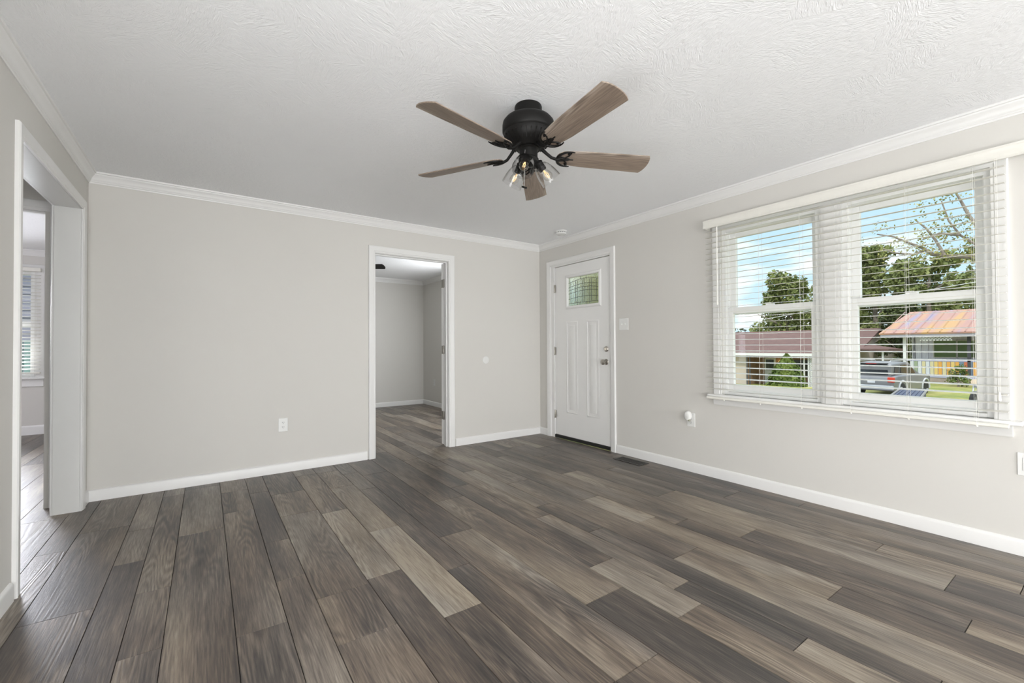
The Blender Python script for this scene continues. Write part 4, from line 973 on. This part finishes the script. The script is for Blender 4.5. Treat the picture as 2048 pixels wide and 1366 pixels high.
for s_ in (-1, 1):
    pane('side_window', [(.42, s_*.772, 1.16), (1.02, s_*.775, 1.16), (1.00, s_*.768, 1.60), (.56, s_*.768, 1.60)])
    pane('side_window', [(1.14, s_*.775, 1.16), (1.92, s_*.775, 1.16), (1.90, s_*.766, 1.62), (1.14, s_*.768, 1.62)])
    pane('side_window', [(2.02, s_*.770, 1.16), (2.85, s_*.785, 1.16), (2.45, s_*.760, 1.52), (2.02, s_*.762, 1.62)])
    b = MB(); b.tube([(.25, s_*.66, 1.76), (.4, s_*.66, 1.84), (2.1, s_*.66, 1.84), (2.25, s_*.66, 1.76)], .018, 8); b.build('roof_rail', M_SILVL, r, smooth=50)
    tl = MB(); tl.box(-.02, .16, s_*.66, s_*.92, .78, 1.03); tl.build('tail_light', mat('red_lens', (.75, .06, .03), .2), r, bevel=.03)
    for xw in (.95, 3.72):
        w_ = MB(); w_.lathe([(.20, -.11), (.33, -.11), (.37, -.08), (.375, 0), (.37, .08), (.33, .11), (.20, .11)], 30, T=Matrix.Translation((xw, s_*.84, .372)) @ Matrix.Rotation(PI/2, 4, 'X')); w_ = w_.build('wheel', M_TIRE, r, smooth=40)
        b = MB(); Tm = Matrix.Translation((xw, s_*.84, .372)) @ Matrix.Rotation(PI/2, 4, 'X')
        b.lathe([(0, -.09), (.06, -.09), (.06, .09), (0, .09)], 16, T=Tm); b.lathe([(.19, -.10), (.22, -.10), (.22, .10), (.19, .10)], 24, T=Tm, cap=False)
        for k in range(6): b.box(-.022, .022, .05, .20, -.085, .085, T=Tm @ Matrix.Rotation(k*PI/3, 4, 'Z'))
        b.build('rim', M_RIM, w_)
        b = MB(); b.tube([(xw+.45*math.cos(t), s_*.935, .39+.45*math.sin(t)) for t in [R_(-8+196*j/14) for j in range(15)]], .045, 8); b.build('fender_flare', M_SILVL, r, smooth=50)
MB().box(-.10, .10, -.90, .90, .40, .62).build('rear_bumper', M_SILVL, r, bevel=.05)
MB().box(.02, .30, -.62, .62, 1.70, 1.745).build('spoiler', M_SILV, r, bevel=.015)
MB().box(.0, .03, -.22, .22, 1.685, 1.705).build('brake_light', mat('red_strip', (.6, .05, .05), .3), r)
b = MB(); b.lathe([(0, 0), (.085, 0), (.085, .008), (0, .008)], 20, T=Matrix.Translation((.118, -.50, 1.24)) @ Matrix.Rotation(-PI/2+.09, 4, 'Y') @ Matrix.Scale(.65, 4, (1, 0, 0))); b.build('window_sticker', mat('pink_white_sticker', (.8, .55, .55), .5), r)
MB().box(-.015, .03, -.16, .16, .72, .86).build('licence_plate', M_FASC, r)

# narrow trailer with a ribbed dark blue cover
r = thing('utility_trailer', 'low trailer with ribbed dark blue cover, nose at the bottom of the right pane', 'trailer', (8.25, -1.62, -1.10), math.atan2(.155, .99))
M_TB = mat('navy_ribbed_cover', (.045, .06, .12), .35); b = MB(); b.box(-2.1, 2.0, -.21, .21, 1.09, 1.14)
for k in range(6): b.box(-2.1, 2.0, -.19+.068*k, -.165+.068*k, 1.14, 1.155)
b.build('cover', M_TB, r); MB().box(-2.08, 1.98, -.20, .20, .55, 1.09).build('box', mat('dark_trailer_steel', (.10, .10, .12), .5), r, bevel=.02)
for s_ in (-1, 1):
    b = MB(); b.tube([(-2.1, s_*.225, 1.15), (2.0, s_*.225, 1.15)], .022, 8); b.build('side_rail', M_RIM, r, smooth=50)
    b = MB(); b.lathe([(.06, -.07), (.26, -.07), (.31, -.05), (.31, .05), (.26, .07), (.06, .07)], 24, T=Matrix.Translation((-.1, s_*.30, .31)) @ Matrix.Rotation(PI/2, 4, 'X')); b.build('wheel', M_TIRE, r, smooth=40)
# motorbike at the very edge of the right pane
r = thing('motorcycle', 'motorcycle parked on the lawn, cut off by the edge of the right pane', 'motorcycle', (17.6, -1.42, -1.10), R_(172))
for xw in (-.70, .70):
    b = MB(); b.lathe([(.20, -.05), (.28, -.06), (.33, -.03), (.33, .03), (.28, .06), (.20, .05)], 28, T=Matrix.Translation((xw, 0, .33)) @ Matrix.Rotation(PI/2, 4, 'X'), cap=False); w_ = b.build('wheel', M_TIRE, r, smooth=40)
    b = MB(); Tm = Matrix.Translation((xw, 0, .33)) @ Matrix.Rotation(PI/2, 4, 'X')
    for k in range(5): b.box(-.012, .012, 0, .21, -.02, .02, T=Tm @ Matrix.Rotation(k*2*PI/5, 4, 'Z'))
    b.lathe([(0, -.06), (.05, -.06), (.05, .06), (0, .06)], 12, T=Tm); b.build('rim', M_RIM, w_)
b = MB(); b.tube([(.70, .07, .33), (.45, .08, .95)], .025, 8); b.tube([(.70, -.07, .33), (.45, -.08, .95)], .025, 8); b.tube([(.35, .32, 1.12), (.42, .12, 1.02), (.42, -.12, 1.02), (.35, -.32, 1.12)], .016, 8); b.build('fork', M_RIM, r, smooth=50)
b = MB(); b.lathe([(0, -.09), (.08, -.07), (.11, 0), (.11, .05), (0, .06)], 20, T=Matrix.Translation((.58, 0, .95)) @ Matrix.Rotation(-PI/2, 4, 'Y') @ Matrix.Rotation(PI, 4, 'X')); b.build('headlight', mat('peach_lens', (.85, .68, .5), .2), r, smooth=40)
b = MB(); loft(b, [sec(-.2, .10, .72, .86, .05), sec(.05, .16, .70, .98, .07), sec(.30, .13, .74, .98, .06), sec(.42, .07, .80, .92, .04)]); b.build('fuel_tank', mat('pale_blue_paint', (.30, .38, .62), .25), r, smooth=45)
b = MB(); loft(b, [sec(-.85, .06, .72, .82, .03), sec(-.55, .13, .70, .80, .04), sec(-.2, .12, .66, .78, .04)]); b.build('seat', M_TIRE, r, smooth=45)
b = MB(); b.box(-.25, .25, -.14, .14, .28, .64); b.tube([(.1, .16, .35), (-.9, .18, .30)], .04, 8); b.build('engine', M_RIM, r, bevel=.03)
# cable across the street
b = MB(); b.tube([(20, 10.9, 2.05), (20, 6.5, 2.42), (20, 2.92, 2.92), (20, -.98, 3.40), (20, -6, 4.3)], .012, 5)
tag(b.build('utility_cable', mat('pale_cable', (.75, .75, .75), .5)), 'thin pale cable strung across in front of the trees', 'cable')
# next-door house and fence behind the bedroom window
r = thing('grey_sided_house', 'lavender grey house wall glimpsed through the bedroom blind', 'house', (-8.5, 9.5, -1.1))
b = MB(); b.box(-5, 6, 0, 4, 0, 4.6)
for k in range(26): b.box(-5, 6, -.02, 0, .15+k*.17, .17+k*.17)
b.build('siding', mat('lavender_grey_siding', (.42, .40, .47), .8, noise=(1, .06)), r)
b = MB(); b.add([(-5.4, -.5, 4.5), (6.4, -.5, 4.5), (6.4, 2, 6), (-5.4, 2, 6), (-5.4, 4.5, 4.5), (6.4, 4.5, 4.5)], [(0, 1, 2, 3), (3, 2, 5, 4), (0, 3, 4), (1, 5, 2)]); b.build('roof', M_SHINGLE, r)
b = MB(); b.box(-1.0, .6, -.05, .0, 1.9, 3.0); b.build('window', M_DKGL, r)
b = MB()
for k in range(50): b.box(-6+k*.21, -6+k*.21+.19, -.02, .02, 0, 2.35)
b.box(-6, 4.5, .02, .06, .4, .5); b.box(-6, 4.5, .02, .06, 1.9, 2.0)
f_ = b.build('garden_fence', mat('pale_teal_boards', (.30, .43, .42), .7, noise=(2, .1)), loc=(-8.5, 7.2, -1.1)); tag(f_, 'pale teal board fence glimpsed through the lower bedroom window', 'fence')
b = MB(); b.add([(-22, 4.0, -1.12), (.2, 4.0, -1.12), (.2, 30, -1.12), (-22, 30, -1.12), (-22, 4.0, -1.2), (.2, 4.0, -1.2), (.2, 30, -1.2), (-22, 30, -1.2)], [(0, 1, 2, 3), (7, 6, 5, 4), (0, 1, 5, 4), (1, 2, 6, 5), (2, 3, 7, 6), (3, 0, 4, 7)])
g2 = b.build('side_yard', ground_mat()); g2['kind'] = 'structure'
